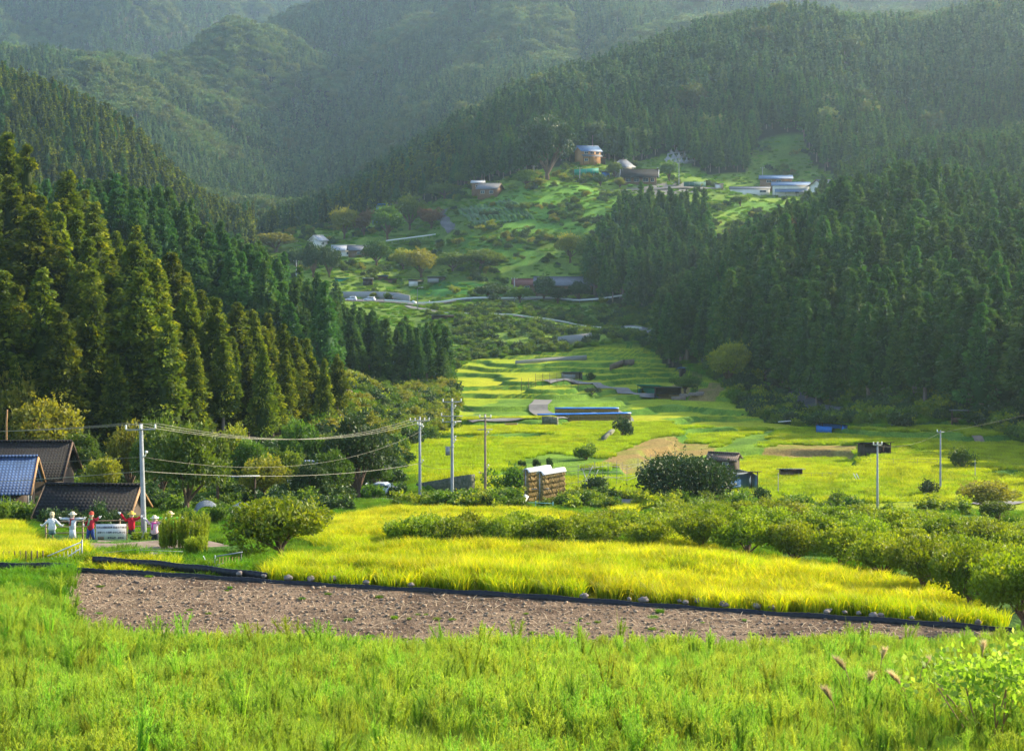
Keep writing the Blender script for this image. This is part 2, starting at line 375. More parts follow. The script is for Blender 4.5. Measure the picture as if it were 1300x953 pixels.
def PATHMASK(px, Y, sl):
    x = (px - 650) / F * Y; m = np.zeros(x.shape, bool)
    for D, w in ROADS:
        lo = D.min(0) - w; hi = D.max(0) + w
        k = np.nonzero((x > lo[0]) & (x < hi[0]) & (Y > lo[1]) & (Y < hi[1]))[0]
        if len(k) == 0: continue
        d = np.min((x[k][:, None] - D[None, :, 0]) ** 2 + (Y[k][:, None] - D[None, :, 1]) ** 2, 1)
        m[k[d < w * w]] = True
    return m
YR = [(380, 690), (400, 692), (430, 694), (470, 694), (500, 690), (530, 684), (560, 680), (600, 678), (650, 676), (700, 674), (760, 670), (810, 664), (850, 655)]
ribbon('road', [(a, 0) for a, b in YR], 6.0, M_asph, 0.35, Ys=[b for a, b in YR])
ribbon('road', [(428, 0), (450, 0), (480, 0), (510, 0)], 13.0, M_asph, 0.28, Ys=[701, 700, 698, 692])
YL = [(518, 678), (530, 662), (560, 644), (620, 634), (700, 620), (760, 610), (800, 604), (826, 590), (834, 575), (822, 560), (815, 548)]
ribbon('road', [(a, 0) for a, b in YL], 3.6, M_lane, 0.3, Ys=[b for a, b in YL])
ribbon('lane', [(574, 293), (566, 284), (560, 276), (562, 270), (568, 266)], 4.5, M_asph, 0.4, y0=600)
ribbon('lane', [(760, 242), (830, 241), (900, 240), (960, 243)], 5.0, M_lane, 0.4, y0=600)
LANE_NEAR, _, _ = ribbon('lane', [(455, 634), (500, 637), (545, 641), (590, 640), (625, 632), (650, 622)], 4.0, M_conc, 0.10, y0=150)
ribbon('lane', [(492, 552), (484, 538), (478, 528), (473, 516)], 2.4, M_lane, 0.2, y0=200)
ribbon('lane', [(540, 556), (560, 553)], 3.0, M_conc, 0.25, y0=200)
ribbon('lane', [(700, 531), (690, 527), (683, 520), (690, 509)], 4.0, M_lane, 0.3, y0=200)
ribbon('lane', [(596, 536), (640, 533), (700, 532), (760, 528)], 2.2, M_conc, 0.25, y0=200)
ribbon('footpath', [(100, 690), (150, 690), (200, 692), (245, 695)], 7.0, M_earth, 0.06, y0=90)
ribbon('footpath', [(128, 703), (180, 706), (235, 706)], 1.2, M_conc, 0.06, y0=80)
ribbon('lane', [(1325, 626), (1300, 633), (1275, 640), (1240, 641)], 3.5, M_conc, 0.10, y0=150)
ribbon('dirt_track', [(1000, 500), (1020, 512), (1040, 522), (1070, 528)], 5.0, M_asph, 0.3, y0=300)
ribbon('footpath', [(1218, 545), (1240, 556), (1262, 566), (1276, 578), (1272, 592)], 1.6, M_earth, 0.2, y0=200)
ribbon('footpath', [(940, 600), (965, 598), (990, 601)], 3.0, M_earth, 0.15, y0=180)
ribbon('stream_bed', [(690, 484), (730, 484), (760, 490), (790, 497), (815, 502), (835, 505)], 5.0, M_conc, 0.25, y0=300)
ribbon('stream_bed', [(786, 522), (790, 532), (798, 543)], 4.0, M_conc, 0.25, y0=250)
# ------------------------------------------------------------------ the ground as one sheet
rows = np.concatenate([np.exp(np.linspace(math.log(4), math.log(50), 90))[:-1], np.exp(np.linspace(math.log(50), math.log(620), 860))[:-1], np.exp(np.linspace(math.log(620), math.log(6800), 420))])
cols = np.concatenate([np.linspace(-500, -60, 70)[:-1], np.linspace(-60, 1360, 560)[:-1], np.linspace(1360, 1900, 80)])
PXg, Yg = np.meshgrid(cols, rows, indexing='xy')
Xg = (PXg - 650) / F * Yg
Zg, _, SL, VAL, TF, TK, FRT, F2, PLOT, VIL = ground(Xg, Yg, True)
def C(*c): return np.array(c, float)
def mixc(a, b, t): return a * (1 - t[..., None]) + b * t[..., None]
n1 = fbm(Xg / 30, Yg / 30, 40, 4); n2 = fbm(Xg / 6, Yg / 6, 41, 3); n3 = fbm(Xg / 90, Yg / 90, 42, 3)
grass = mixc(C(0.055, 0.13, 0.025), C(0.10, 0.20, 0.03), sstep(-0.4, 0.5, n2 + 0.5 * n1))
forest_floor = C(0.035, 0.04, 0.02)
colr = grass.copy()
# paddies: each level its own ripeness
rk = _hash(TK.astype(np.int64), (TK * 0).astype(np.int64), 3); n4 = vnoise(Xg / 38 + 7, Yg / 55, 44)
ripe = np.clip(0.45 * rk + 0.7 * n4 + 0.12 * n2, 0, 1)
rice = mixc(C(0.17, 0.30, 0.015), C(0.42, 0.42, 0.02), ripe)
bank = sstep(0.40, 0.44, TF) * (1 - sstep(0.56, 0.61, TF))
rice = mixc(rice, mixc(C(0.07, 0.17, 0.02), C(0.14, 0.26, 0.03), sstep(-.3, .4, n2)), bank )
colr = np.where(VAL[..., None], rice, colr)
stub = np.zeros(Xg.shape)
for poly in ([(800, 600), (760, 595), (790, 572), (840, 558), (900, 563), (925, 580), (890, 598), (850, 606)], [(960, 576), (985, 568), (1090, 568), (1100, 578), (1000, 582)], [(868, 509), (905, 486), (925, 486), (905, 509)], [(835, 503), (870, 480), (895, 480), (862, 506)]):
    stub = np.maximum(stub, (inpoly(PXg, SL, poly) & VAL).astype(float))
colr = mixc(colr, mixc(C(0.30, 0.20, 0.08), C(0.22, 0.22, 0.05), sstep(-0.3, 0.5, n2)), stub * 0.9)
gr = np.zeros(Xg.shape)
for poly in ([(590, 530), (640, 508), (720, 500), (800, 505), (800, 520), (700, 524), (640, 535)], [(640, 592), (700, 577), (770, 590), (740, 606), (660, 602)], [(860, 600), (930, 560), (1000, 540), (960, 575), (890, 612)]):
    gr = np.maximum(gr, (inpoly(PXg + 12 * n2, SL + 5 * n1, poly) & VAL).astype(float))
colr = mixc(colr, mixc(C(0.09, 0.18, 0.022), C(0.16, 0.28, 0.03), sstep(-0.4, 0.4, n2)), gr)
colr = colr
# front field
rf = mixc(C(0.24, 0.36, 0.015), C(0.46, 0.42, 0.015), sstep(-0.5, 0.5, n1 + n2 * .5))
frice = front_rice(PXg, SL, Yg)
colr = np.where(frice[..., None], rf * 0.6, colr)
colr = np.where((PLOT | ((PXg > 84) & (Yg > 52) & (Yg < edge_y(PXg) + 0.5)))[..., None], mixc(C(0.13, 0.09, 0.065), C(0.25, 0.18, 0.125), sstep(-0.5, 0.5, n2 + 0.7 * fbm(Xg / 1.3, Yg / 1.0, 47, 3))), colr)
# village slope: pasture, tea, scrub
vs = (Yg > 560) & (Yg < 960) & (PXg > 330) & (PXg < 1100) & (SL > 190)
vg = mixc(C(0.10, 0.17, 0.028), C(0.20, 0.30, 0.04), sstep(-0.35, 0.45, n1 + 0.5 * n2 + 0.3 * n3))
colr = np.where(vs[..., None], vg, colr)
for poly, c in (([(428, 352), (432, 340), (495, 338), (497, 350)], C(0.20, 0.27, 0.05)), ([(520, 368), (560, 352), (640, 356), (640, 372)], C(0.05, 0.17, 0.03)), ([(600, 262), (660, 240), (720, 232), (810, 245), (760, 292), (640, 300)], C(0.13, 0.27, 0.04)), ([(905, 262), (930, 250), (1000, 258), (960, 275)], C(0.14, 0.28, 0.04)), ([(580, 300), (640, 305), (700, 330), (600, 345)], C(0.09, 0.20, 0.03)), ([(765, 240), (860, 226), (905, 230), (860, 245)], C(0.22, 0.21, 0.19))):
    m_ = inpoly(PXg + 4 * n2, SL + 3 * n1, poly) & vs
    colr = np.where(m_[..., None], c * (1 + 0.35 * n2[..., None]), colr)
# under the woods
def forest_zone(px, Y, sl):
    foot_l = interp(px, [(-500, 170), (-150, 205), (0, 222), (150, 220), (300, 233), (430, 258)])
    a = (px < 432) & (Y > foot_l) & (Y < 1000) & ~((px > 318) & (Y > 585) & (Y < 1000))
    a &= ~((px > -60) & (Y > interp(px, [(0, 335), (200, 318), (430, 292)])) & (Y < 400))
    a |= (px >= 400) & (px < 572) & (Y > 425) & (Y < 500 - (px - 500) * 0.1)
    foot_r = interp(px, [(832, 545), (842, 500), (900, 452), (950, 408), (1000, 388), (1100, 352), (1200, 330), (1300, 302), (1500, 240), (1900, 150)])
    end_r = interp(px, [(832, 560), (850, 600), (900, 650), (1020, 690), (1060, 760), (1120, 850), (1300, 900)])
    b = (px > 832) & (Y > foot_r) & (Y < end_r)
    c = (px > 748) & (px < 905) & (Y > interp(px, [(748, 680), (790, 640), (905, 600)])) & (Y < interp(px, [(748, 720), (800, 775), (905, 740)]))
    foot_1 = interp(px, [(318, 1000), (370, 1010), (430, 985), (520, 945), (600, 905), (700, 893), (760, 925), (800, 915), (850, 935), (905, 905), (945, 905), (960, 955), (1020, 955), (1030, 915), (1100, 870), (1300, 850)])
    d = (Y > foot_1) & (px > 318)
    e = Y > 1000
    return a | b | c | d | e
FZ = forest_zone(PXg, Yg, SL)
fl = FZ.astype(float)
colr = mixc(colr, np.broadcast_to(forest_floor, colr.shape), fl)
nr, nc = Xg.shape
idx = np.arange(nr * nc).reshape(nr, nc)
Q = np.stack([idx[:-1, :-1], idx[:-1, 1:], idx[1:, 1:], idx[1:, :-1]], -1).reshape(-1, 4)
gm, nt, out = nodemat('ground')
ca = N(nt, 'ShaderNodeAttribute', attribute_name='tone')
tc = N(nt, 'ShaderNodeTexCoord')
no = N(nt, 'ShaderNodeTexNoise', i_Scale=3.0, i_Detail=8.0, i_Roughness=0.75)
nb = N(nt, 'ShaderNodeTexNoise', i_Scale=0.5, i_Detail=6.0, i_Roughness=0.7)
mp = N(nt, 'ShaderNodeMapping'); mp.inputs['Scale'].default_value = (1, 0.45, 1)
nt.links.new(tc.outputs['Object'], mp.inputs[0]); nt.links.new(mp.outputs[0], no.inputs['Vector']); nt.links.new(mp.outputs[0], nb.inputs['Vector'])
r1 = N(nt, 'ShaderNodeMapRange', i_1=0.3, i_2=0.7, i_3=0.55, i_4=1.4); r2 = N(nt, 'ShaderNodeMapRange', i_1=0.3, i_2=0.7, i_3=0.8, i_4=1.2)
nt.links.new(no.outputs['Fac'], r1.inputs[0]); nt.links.new(nb.outputs['Fac'], r2.inputs[0])
mu = N(nt, 'ShaderNodeMath', operation='MULTIPLY'); nt.links.new(r1.outputs[0], mu.inputs[0]); nt.links.new(r2.outputs[0], mu.inputs[1])
vm = N(nt, 'ShaderNodeVectorMath', operation='SCALE'); nt.links.new(ca.outputs['Color'], vm.inputs[0]); nt.links.new(mu.outputs[0], vm.inputs['Scale'])
p = N(nt, 'ShaderNodeBsdfPrincipled', i_Roughness=0.95); p.inputs['Specular IOR Level'].default_value = 0.05
bp = N(nt, 'ShaderNodeBump', i_Strength=0.9, i_Distance=0.5)
nt.links.new(no.outputs['Fac'], bp.inputs['Height']); nt.links.new(bp.outputs[0], p.inputs['Normal'])
nt.links.new(vm.outputs[0], p.inputs['Base Color']); nt.links.new(p.outputs[0], out.inputs[0])
me = npmesh('ground', np.stack([Xg, Yg, Zg], -1).reshape(-1, 3), Q, gm, {'tone': colr.reshape(-1, 3)}, smooth=True)
tag(link('ground', me), kind='structure')
# horizon of bare ground along each bearing, for leaving out what a ridge hides
EG = (Zg - EYE) / Yg
RUN = np.maximum.accumulate(EG, axis=0)
def hidden(px, Y, ztop):
    i = np.clip(np.searchsorted(rows, Y) - 3, 0, len(rows) - 1); j = np.clip(np.searchsorted(cols, px), 0, len(cols) - 1)
    return (ztop - EYE) / Y < RUN[i, j] - 0.004
# ------------------------------------------------------------------ foliage
def unit(v): return v / (np.linalg.norm(v, axis=-1, keepdims=True) + 1e-9)
def sprays(c, d, L, W, g):
    """diamond leaf sprays at points c lying along d"""
    d = unit(d); r = unit(g.normal(size=c.shape)); s = unit(np.cross(d, r))
    L = np.broadcast_to(L, len(c))[:, None]; W = np.broadcast_to(W, len(c))[:, None]
    V = np.stack([c - d * L * .5, c + s * W * .5, c + d * L * .5, c - s * W * .5], 1).reshape(-1, 3)
    return V, np.arange(len(c) * 4).reshape(-1, 4)
def cedar_crown(g, H=20.0, Rm=2.9, boughs=130, per=42, size=0.62, low=0.10, lump=0.35):
    t = np.sort(g.random(boughs) ** 0.85) ; t[-1] = 0.97
    z0 = H * (low + (0.985 - low) * t)
    prof = Rm * (1 - t) ** 0.82 * (0.35 + 0.65 * np.minimum(1, t / 0.12)) + 0.18
    a = g.random(boughs) * 2 * math.pi
    rr = prof * (0.72 + lump * (g.random(boughs) - 0.45)) * np.where(g.random(boughs) < .25, .45, 1)
    bc = np.stack([rr * np.cos(a), rr * np.sin(a), z0 - 0.25 * rr], 1)
    br = 0.42 * prof + 0.28
    n = boughs * per
    bi = np.repeat(np.arange(boughs), per)
    dr = unit(g.normal(size=(n, 3))); out = np.stack([np.cos(a), np.sin(a), np.full(boughs, 0.15)], 1)[bi]
    dr = unit(dr + 0.55 * out)
    P = bc[bi] + dr * (br[bi] * (0.75 + 0.3 * g.random(n)))[:, None] * np.array([1, 1, 0.75])
    dd = unit(dr + 0.5 * out + np.array([0, 0, -0.25]) + 0.5 * g.normal(size=(n, 3)))
    sz = size * (0.7 + 0.6 * g.random(n)) * (0.55 + 0.45 * np.minimum(1, prof[bi] / 1.5))
    V, Q = sprays(P, dd, sz, sz * 0.55, g)
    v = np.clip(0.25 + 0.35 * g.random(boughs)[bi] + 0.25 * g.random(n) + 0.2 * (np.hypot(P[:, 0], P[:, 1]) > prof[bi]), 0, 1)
    # inner mass so that the far side does not show through
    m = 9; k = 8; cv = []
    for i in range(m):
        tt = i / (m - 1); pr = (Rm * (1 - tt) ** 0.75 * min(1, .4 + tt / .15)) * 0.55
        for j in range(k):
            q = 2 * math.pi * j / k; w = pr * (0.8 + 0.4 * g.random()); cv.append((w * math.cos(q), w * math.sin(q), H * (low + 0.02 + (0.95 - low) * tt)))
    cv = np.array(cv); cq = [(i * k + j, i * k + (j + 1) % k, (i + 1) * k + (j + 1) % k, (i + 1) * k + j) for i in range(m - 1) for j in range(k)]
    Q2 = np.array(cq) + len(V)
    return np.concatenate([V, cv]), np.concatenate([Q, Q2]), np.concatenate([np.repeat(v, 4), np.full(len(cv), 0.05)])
def tube_np(pts, rad, seg=6):
    mb = MB(); mb.tube(pts, rad, seg, cap=False); return np.concatenate(mb.V), np.array(mb.Q)
def broad_crown(g, H=5.0, Rm=3.0, lobes=16, per=260, size=0.30, base=0.35, flat=0.75, narrow=0.55):
    """spreading crown of leaf clumps; returns leaves and lobe centres for the limbs"""
    V = []; v = []; cs = []
    for k in range(lobes):
        a = g.random() * 2 * math.pi; r = Rm * math.sqrt(g.random()) * 0.78
        zc = H * (base + (1 - base) * (0.35 + 0.5 * g.random()) * (1 - 0.45 * (r / Rm) ** 2))
        lr = Rm * (0.26 + 0.2 * g.random()); cs.append((r * math.cos(a), r * math.sin(a), zc, lr))
    cs = np.array(cs); n = lobes * per; bi = np.repeat(np.arange(lobes), per)
    dr = unit(g.normal(size=(n, 3))); rad = cs[bi, 3] * (0.55 + 0.5 * g.random(n) ** 0.5)
    P = cs[bi, :3] + dr * rad[:, None] * np.array([1, 1, flat])
    dd = unit(dr + 0.7 * g.normal(size=(n, 3)) + np.array([0, 0, 0.25])); sz = size * (0.6 + 0.8 * g.random(n))
    # shoots standing out of the crown
    ns = 46; si = g.integers(0, lobes, ns); sd_ = unit(g.normal(size=(ns, 3)) + np.array([0, 0, .9])); L_ = Rm * g.uniform(.12, .34, ns); tt_ = np.linspace(.2, 1, 12)
    sp = (cs[si, :3] + sd_ * cs[si, 3:4] * np.array([1, 1, flat]))[:, None, :] + sd_[:, None, :] * (L_[:, None] * tt_)[..., None]; sp = sp.reshape(-1, 3) + g.normal(0, size * .3, (ns * 12, 3))
    P = np.concatenate([P, sp]); dd = np.concatenate([dd, unit(np.repeat(sd_, 12, 0) + .8 * g.normal(size=(ns * 12, 3)))]); sz = np.concatenate([sz, size * g.uniform(.5, .9, ns * 12)]); bi = np.concatenate([bi, np.repeat(si, 12)]); dr = np.concatenate([dr, np.repeat(sd_, 12, 0)]); n = len(P)
    V, Q = sprays(P, dd, sz, sz * narrow, g)
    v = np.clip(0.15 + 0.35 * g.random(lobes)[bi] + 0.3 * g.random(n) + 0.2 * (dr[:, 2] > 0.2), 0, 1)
    return V, Q, np.repeat(v, 4), cs
M_cedar = leafmat('cedar_needles_sunlit', (0.028, 0.050, 0.008), (0.088, 0.135, 0.014), 0.32, tips=(0.25, 0.28, 0.03), hue=0.010, rough=0.7, spec=0.12)  # left woods: sunlit gold put into the needle colour
M_cedarR = leafmat('cedar_needles_shaded', (0.022, 0.062, 0.015), (0.052, 0.128, 0.024), 0.27, tips=(0.10, 0.18, 0.035), hue=0.02, rough=0.7, spec=0.12)  # shaded copy of the cedar needles, shade put into the darker colour
M_bark = mat('bark', (0.14, 0.09, 0.06), 0.9, var=0.5, scale=3, stretch=(3, 3, .4), bump=.6)
M_trunk = mat('trunk_bark', (0.24, 0.19, 0.15), 0.9, var=0.4, scale=2, stretch=(3, 3, .3))
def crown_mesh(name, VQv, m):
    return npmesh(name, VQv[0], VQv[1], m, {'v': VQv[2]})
def trunk_mesh(H, r, name='trunk', m=None, bare=1.0):
    V, Q = tube_np([(0, 0, -1.5), (0, 0, 0.3), (0.05, 0.02, H * 0.5), (0, 0, H * 0.93)], [r * 1.4, r * 1.1, r * 0.7, r * 0.12], 7)
    return npmesh(name, V, Q, m or M_trunk)
g = np.random.default_rng(11)
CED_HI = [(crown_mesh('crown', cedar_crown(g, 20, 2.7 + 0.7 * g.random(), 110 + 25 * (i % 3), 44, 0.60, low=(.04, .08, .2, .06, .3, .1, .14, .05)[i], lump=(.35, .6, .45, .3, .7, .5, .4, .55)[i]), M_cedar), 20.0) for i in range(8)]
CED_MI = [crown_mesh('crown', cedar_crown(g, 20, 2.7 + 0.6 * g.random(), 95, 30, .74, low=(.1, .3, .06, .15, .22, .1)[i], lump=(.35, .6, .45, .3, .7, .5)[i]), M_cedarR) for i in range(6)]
TR_HI = trunk_mesh(20, 0.30)
LOW = bpy.data.collections.new('far_tree_kinds')      # not linked to the scene: only instanced
def far_kind(name, VQv, trunkH, m, tr=0.3):
    V, Q, v = VQv[:3]
    tv, tq = tube_np([(0, 0, -2), (0, 0, trunkH)], [tr, tr * .5], 5)
    me = npmesh(name, np.concatenate([V, tv]), np.concatenate([Q, tq + len(V)]), m, {'v': np.concatenate([v, np.full(len(tv), 0.0)])})
    me.materials.append(M_trunk)
    mi = np.zeros(len(me.polygons), np.int32); mi[len(Q):] = 1; me.polygons.foreach_set('material_index', mi)
    o = bpy.data.objects.new(name, me); LOW.objects.link(o); return o
M_far = leafmat('far_needles', (0.04, 0.085, 0.03), (0.09, 0.16, 0.05), 0.28, tips=(0.15, 0.22, 0.07), hue=0.02, rough=0.75, spec=0.1)  # paler than the nearer needles, standing in for bright haze
M_farb = leafmat('far_leaves', (0.05, 0.09, 0.03), (0.10, 0.155, 0.045), 0.28, tips=(0.13, 0.15, 0.04), hue=0.03, rough=0.75, spec=0.1)
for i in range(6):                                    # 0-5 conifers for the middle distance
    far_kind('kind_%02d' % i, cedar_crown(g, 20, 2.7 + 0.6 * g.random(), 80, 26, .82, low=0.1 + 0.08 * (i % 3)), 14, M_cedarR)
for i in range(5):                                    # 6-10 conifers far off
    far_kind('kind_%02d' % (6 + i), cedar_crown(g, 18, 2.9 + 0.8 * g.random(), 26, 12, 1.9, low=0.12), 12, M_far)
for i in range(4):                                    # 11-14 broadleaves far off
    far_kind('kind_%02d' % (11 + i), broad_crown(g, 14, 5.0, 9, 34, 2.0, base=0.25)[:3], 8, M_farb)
for i in range(3):                                    # 15-17 ridge conifers, their golden green standing in for sunlight
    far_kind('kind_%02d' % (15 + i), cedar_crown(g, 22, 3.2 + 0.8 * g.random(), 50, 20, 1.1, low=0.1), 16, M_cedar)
def scatter_nodes(name, coll):
    ng = bpy.data.node_groups.new(name, 'GeometryNodeTree')
    ng.interface.new_socket('Geometry', in_out='INPUT', socket_type='NodeSocketGeometry'); ng.interface.new_socket('Geometry', in_out='OUTPUT', socket_type='NodeSocketGeometry')
    gi = ng.nodes.new('NodeGroupInput'); go = ng.nodes.new('NodeGroupOutput')
    iop = ng.nodes.new('GeometryNodeInstanceOnPoints'); ci = ng.nodes.new('GeometryNodeCollectionInfo')
    ci.inputs['Collection'].default_value = coll; ci.inputs['Separate Children'].default_value = True; ci.inputs['Reset Children'].default_value = True
    def attr(n, t):
        a = ng.nodes.new('GeometryNodeInputNamedAttribute'); a.data_type = t; a.inputs['Name'].default_value = n; return a.outputs['Attribute']
    iop.inputs['Pick Instance'].default_value = True
    ng.links.new(gi.outputs[0], iop.inputs['Points']); ng.links.new(ci.outputs[0], iop.inputs['Instance'])
    ng.links.new(attr('vi', 'INT'), iop.inputs['Instance Index']); ng.links.new(attr('rot', 'FLOAT_VECTOR'), iop.inputs['Rotation']); ng.links.new(attr('scl', 'FLOAT_VECTOR'), iop.inputs['Scale'])
    ng.links.new(iop.outputs[0], go.inputs[0]); return ng
def scatter(name, P, vi, rot, scl, coll, label=None, cat=None, **kw):
    me = bpy.data.meshes.new(name); me.vertices.add(len(P)); me.vertices.foreach_set('co', np.asarray(P, np.float32).ravel())
    a = me.attributes.new('vi', 'INT', 'POINT'); a.data.foreach_set('value', np.asarray(vi, np.int32))
    a = me.attributes.new('rot', 'FLOAT_VECTOR', 'POINT'); a.data.foreach_set('vector', np.asarray(rot, np.float32).ravel())
    a = me.attributes.new('scl', 'FLOAT_VECTOR', 'POINT'); a.data.foreach_set('vector', np.asarray(scl, np.float32).ravel())
    o = link(name, me); md = o.modifiers.new('scatter', 'NODES'); md.node_group = scatter_nodes(name + '_nodes', coll)
    return tag(o, label, cat, kind='stuff')
# ------------------------------------------------------------------ where the conifers stand
def jitter_field(y0, y1, sp, pxa, pxb, g):
    xs = np.arange(xat(pxa, y1), xat(pxb, y1), sp); ys = np.arange(y0, y1, sp)
    X, Y = np.meshgrid(xs, ys); X = X + (np.arange(len(ys)) % 2)[:, None] * sp / 2
    X = X.ravel() + g.uniform(-.38, .38, X.size) * sp; Y = Y.ravel() + g.uniform(-.38, .38, Y.size) * sp
    px = 650 + F * X / Y; k = (px > pxa) & (px < pxb)
    return X[k], Y[k], px[k]
T = []                                                # x, y, z, height, kind
for y0, y1, sp, pa, pb, h, hv in ((150, 520, 5.0, -330, 1800, 19, .3), (520, 1000, 5.4, -200, 1700, 18.0, .2), (1000, 1500, 6.2, -60, 1500, 16, .25), (1500, 2700, 8.6, -60, 1400, 17, .3), (2700, 4200, 13, -40, 1350, 22, .3), (4200, 6500, 20, -20, 1330, 28, .3)):
    X, Y, px = jitter_field(y0, y1, sp, pa, pb, g)
    sl = base_slope(px, Y); k = forest_zone(px + 8 * fbm(X / 25, Y / 25, 77, 2), Y + 6 * fbm(X / 20, Y / 20, 78, 2), sl); X, Y, px = X[k], Y[k], px[k]
    Z = ground(X, Y); Hh = h * (1 + hv * (g.random(len(X)) * 2 - 1)) * (1 + 0.12 * fbm(X / 40, Y / 40, 79, 2))
    k = ~hidden(px, Y, Z + Hh) ; X, Y, px, Z, Hh = X[k], Y[k], px[k], Z[k], Hh[k]
    bn = fbm(X / 110, Y / 110, 81, 3)
    Hh = np.where((Y < 330) & (px < 440), Hh * interp(px, [(0, 1.12), (150, 1.0), (250, .92), (320, .76), (370, .62), (430, .47)]), Hh)
    Hh = np.where((px < 400) & (Y > 380) & (Y < 560), Hh * .9, Hh)
    Hh = np.where((px > 400) & (px < 585) & (Y > 420) & (Y < 520), Hh * .74, Hh)
    kd = np.where(Y < 720, g.integers(0, 6, len(X)), np.where(Y < 1000, g.integers(0, 6, len(X)), g.integers(6, 11, len(X))))
    br = (Y > 1250) & (bn > 0.12 - 0.1 * (px < 300)) | (Y > 880) & (g.random(len(X)) < 0.015) & (px > 320)
    kd = np.where(br, g.integers(11, 15, len(X)), kd)
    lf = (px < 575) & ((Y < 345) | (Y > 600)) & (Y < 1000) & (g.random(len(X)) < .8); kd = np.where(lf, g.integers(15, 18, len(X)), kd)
    T.append(np.stack([X, Y, Z, Hh, kd, px], 1))
T = np.concatenate(T); T = T[np.argsort(T[:, 1])]
# the largest seen ones become trees of their own
top = 300 - F * (T[:, 2] + T[:, 3] - EYE) / T[:, 1]; hor = {}
area = np.zeros(len(T))
for i, t in enumerate(T):
    if t[1] > 700: break
    w = F * 2.4 / t[1]; b0, b1 = int((t[5] - w) // 4), int((t[5] + w) // 4)
    vis = 0
    for b in range(b0, b1 + 1):
        if b < 0 or b > 325: continue
        hh = hor.get(b, 300 - F * (t[2] - EYE) / t[1]); seen = max(0, min(hh, 300 - F * (t[2] - EYE) / t[1]) - top[i]); vis += seen * 4
    core = [b for b in range(b0, b1 + 1)][len(range(b0, b1 + 1)) // 4: max(1, 3 * len(range(b0, b1 + 1)) // 4 + 1)]
    for b in core: hor[b] = min(hor.get(b, 9999), top[i] + 0.12 * F * t[3] / t[1])
    area[i] = vis
big = np.argsort(-area)[:300]
isb = np.zeros(len(T), bool); isb[big] = True
print('trees', len(T), 'big', isb.sum(), T[isb, 1].min(), T[isb, 1].max())
K_HI = CED_HI
big = [i for i in big]
big.sort(key=lambda i: T[i, 1])
ORD = ['leftmost', 'second', 'third', 'fourth', 'fifth', 'sixth', 'seventh', 'eighth', 'ninth', 'tenth', 'eleventh', 'twelfth', 'thirteenth', 'fourteenth', 'fifteenth', 'sixteenth', 'seventeenth', 'eighteenth', 'nineteenth', 'twentieth', 'twenty-first', 'twenty-second', 'twenty-third', 'twenty-fourth', 'twenty-fifth', 'twenty-sixth', 'twenty-seventh', 'twenty-eighth', 'twenty-ninth', 'thirtieth']
def nth(k, tail): return (ORD[k] + ' ' if k == 0 else ORD[k] + ' from the left ') + tail
NAMES = {}; rest = []
foot_row = lambda i, a: (T[i, 1] < a)
fl_ = sorted([i for i in big if T[i, 5] < 432 and 0 <= T[i, 5] and T[i, 1] < interp(T[i, 5], [(0, 222), (150, 220), (300, 233), (430, 258)]) + 6.5], key=lambda i: T[i, 5])[:30]
fr_ = sorted([i for i in big if T[i, 5] > 832 and T[i, 5] <= 1300 and T[i, 1] < interp(T[i, 5], [(832, 545), (842, 500), (900, 452), (950, 408), (1000, 388), (1100, 352), (1200, 330), (1300, 302)]) + 6.5], key=lambda i: T[i, 5])[:30]
fs_ = sorted([i for i in big if 432 < T[i, 5] < 590 and T[i, 1] < 436], key=lambda i: T[i, 5])[:30]
for k, i in enumerate(fl_): NAMES[i] = (nth(k, 'cedar in the front row of the left wood'), 'front row of the left wood')
for k, i in enumerate(fr_): NAMES[i] = (nth(k, 'dark cedar in the front row of the right wood'), 'front row of the right wood')
for k, i in enumerate(fs_): NAMES[i] = (nth(k, 'dark cedar in the front row of the low spur wood'), 'front row of the low spur wood')
for i in big:
    if i in NAMES: continue
    a, y = T[i, 5], T[i, 1]
    if a > 600:
        w_ = 'near the bamboo' if a < 960 else ('above the dirt track' if a < 1120 else ('above the open pavilion' if a < 1215 else 'by the picture edge'))
        lv = 'low' if y < 380 else ('halfway up' if y < 450 else 'high')
        NAMES[i] = ('shaded cedar %s in the right wood, %s' % (lv, w_), 'right wood cedars %s, %s' % (lv, w_))
    elif a > 432: NAMES[i] = ('dark cedar inside the low spur wood beyond the bushy slope', 'cedars of the low spur wood')
    elif a < 140: NAMES[i] = (('gold-lit cedar in the middle of the left wood near the picture edge', 'cedars of the left wood, left middle') if y < 300 else ('gold-lit cedar at the top of the left wood near the picture edge', 'cedars of the left wood, left top'))
    elif a < 290: NAMES[i] = (('gold-lit cedar in the middle of the left wood behind the carport trees', 'cedars of the left wood, centre middle') if y < 300 else ('gold-lit cedar near the crest of the left wood, centre', 'cedars of the left wood, centre top'))
    else: NAMES[i] = (('green cedar in the right third of the left wood, lower half', 'cedars of the left wood, right lower') if y < 310 else ('green cedar high on the right flank of the left wood', 'cedars of the left wood, right top'))
for n, i in enumerate(big):
    x, y, z, h, kd, px = T[i]
    left = px < 600
    lab, grp = NAMES[i]
    o = empty('cedar_tree', (x, y, z), random.random() * 6.28, lab, 'tree', grp)
    s = h / 20.0; w = s * random.uniform(1.0, 1.5)
    o.scale = (w, w, s)
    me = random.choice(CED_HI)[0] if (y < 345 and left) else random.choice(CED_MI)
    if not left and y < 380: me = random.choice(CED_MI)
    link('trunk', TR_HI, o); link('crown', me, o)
Tr = T[~isb]; nT = len(Tr)
hr = np.where(Tr[:, 4] < 6, 20, np.where(Tr[:, 4] < 11, 18, np.where(Tr[:, 4] < 15, 14, 22)))
s = Tr[:, 3] / hr; w = s * g.uniform(0.9, 1.3, nT)
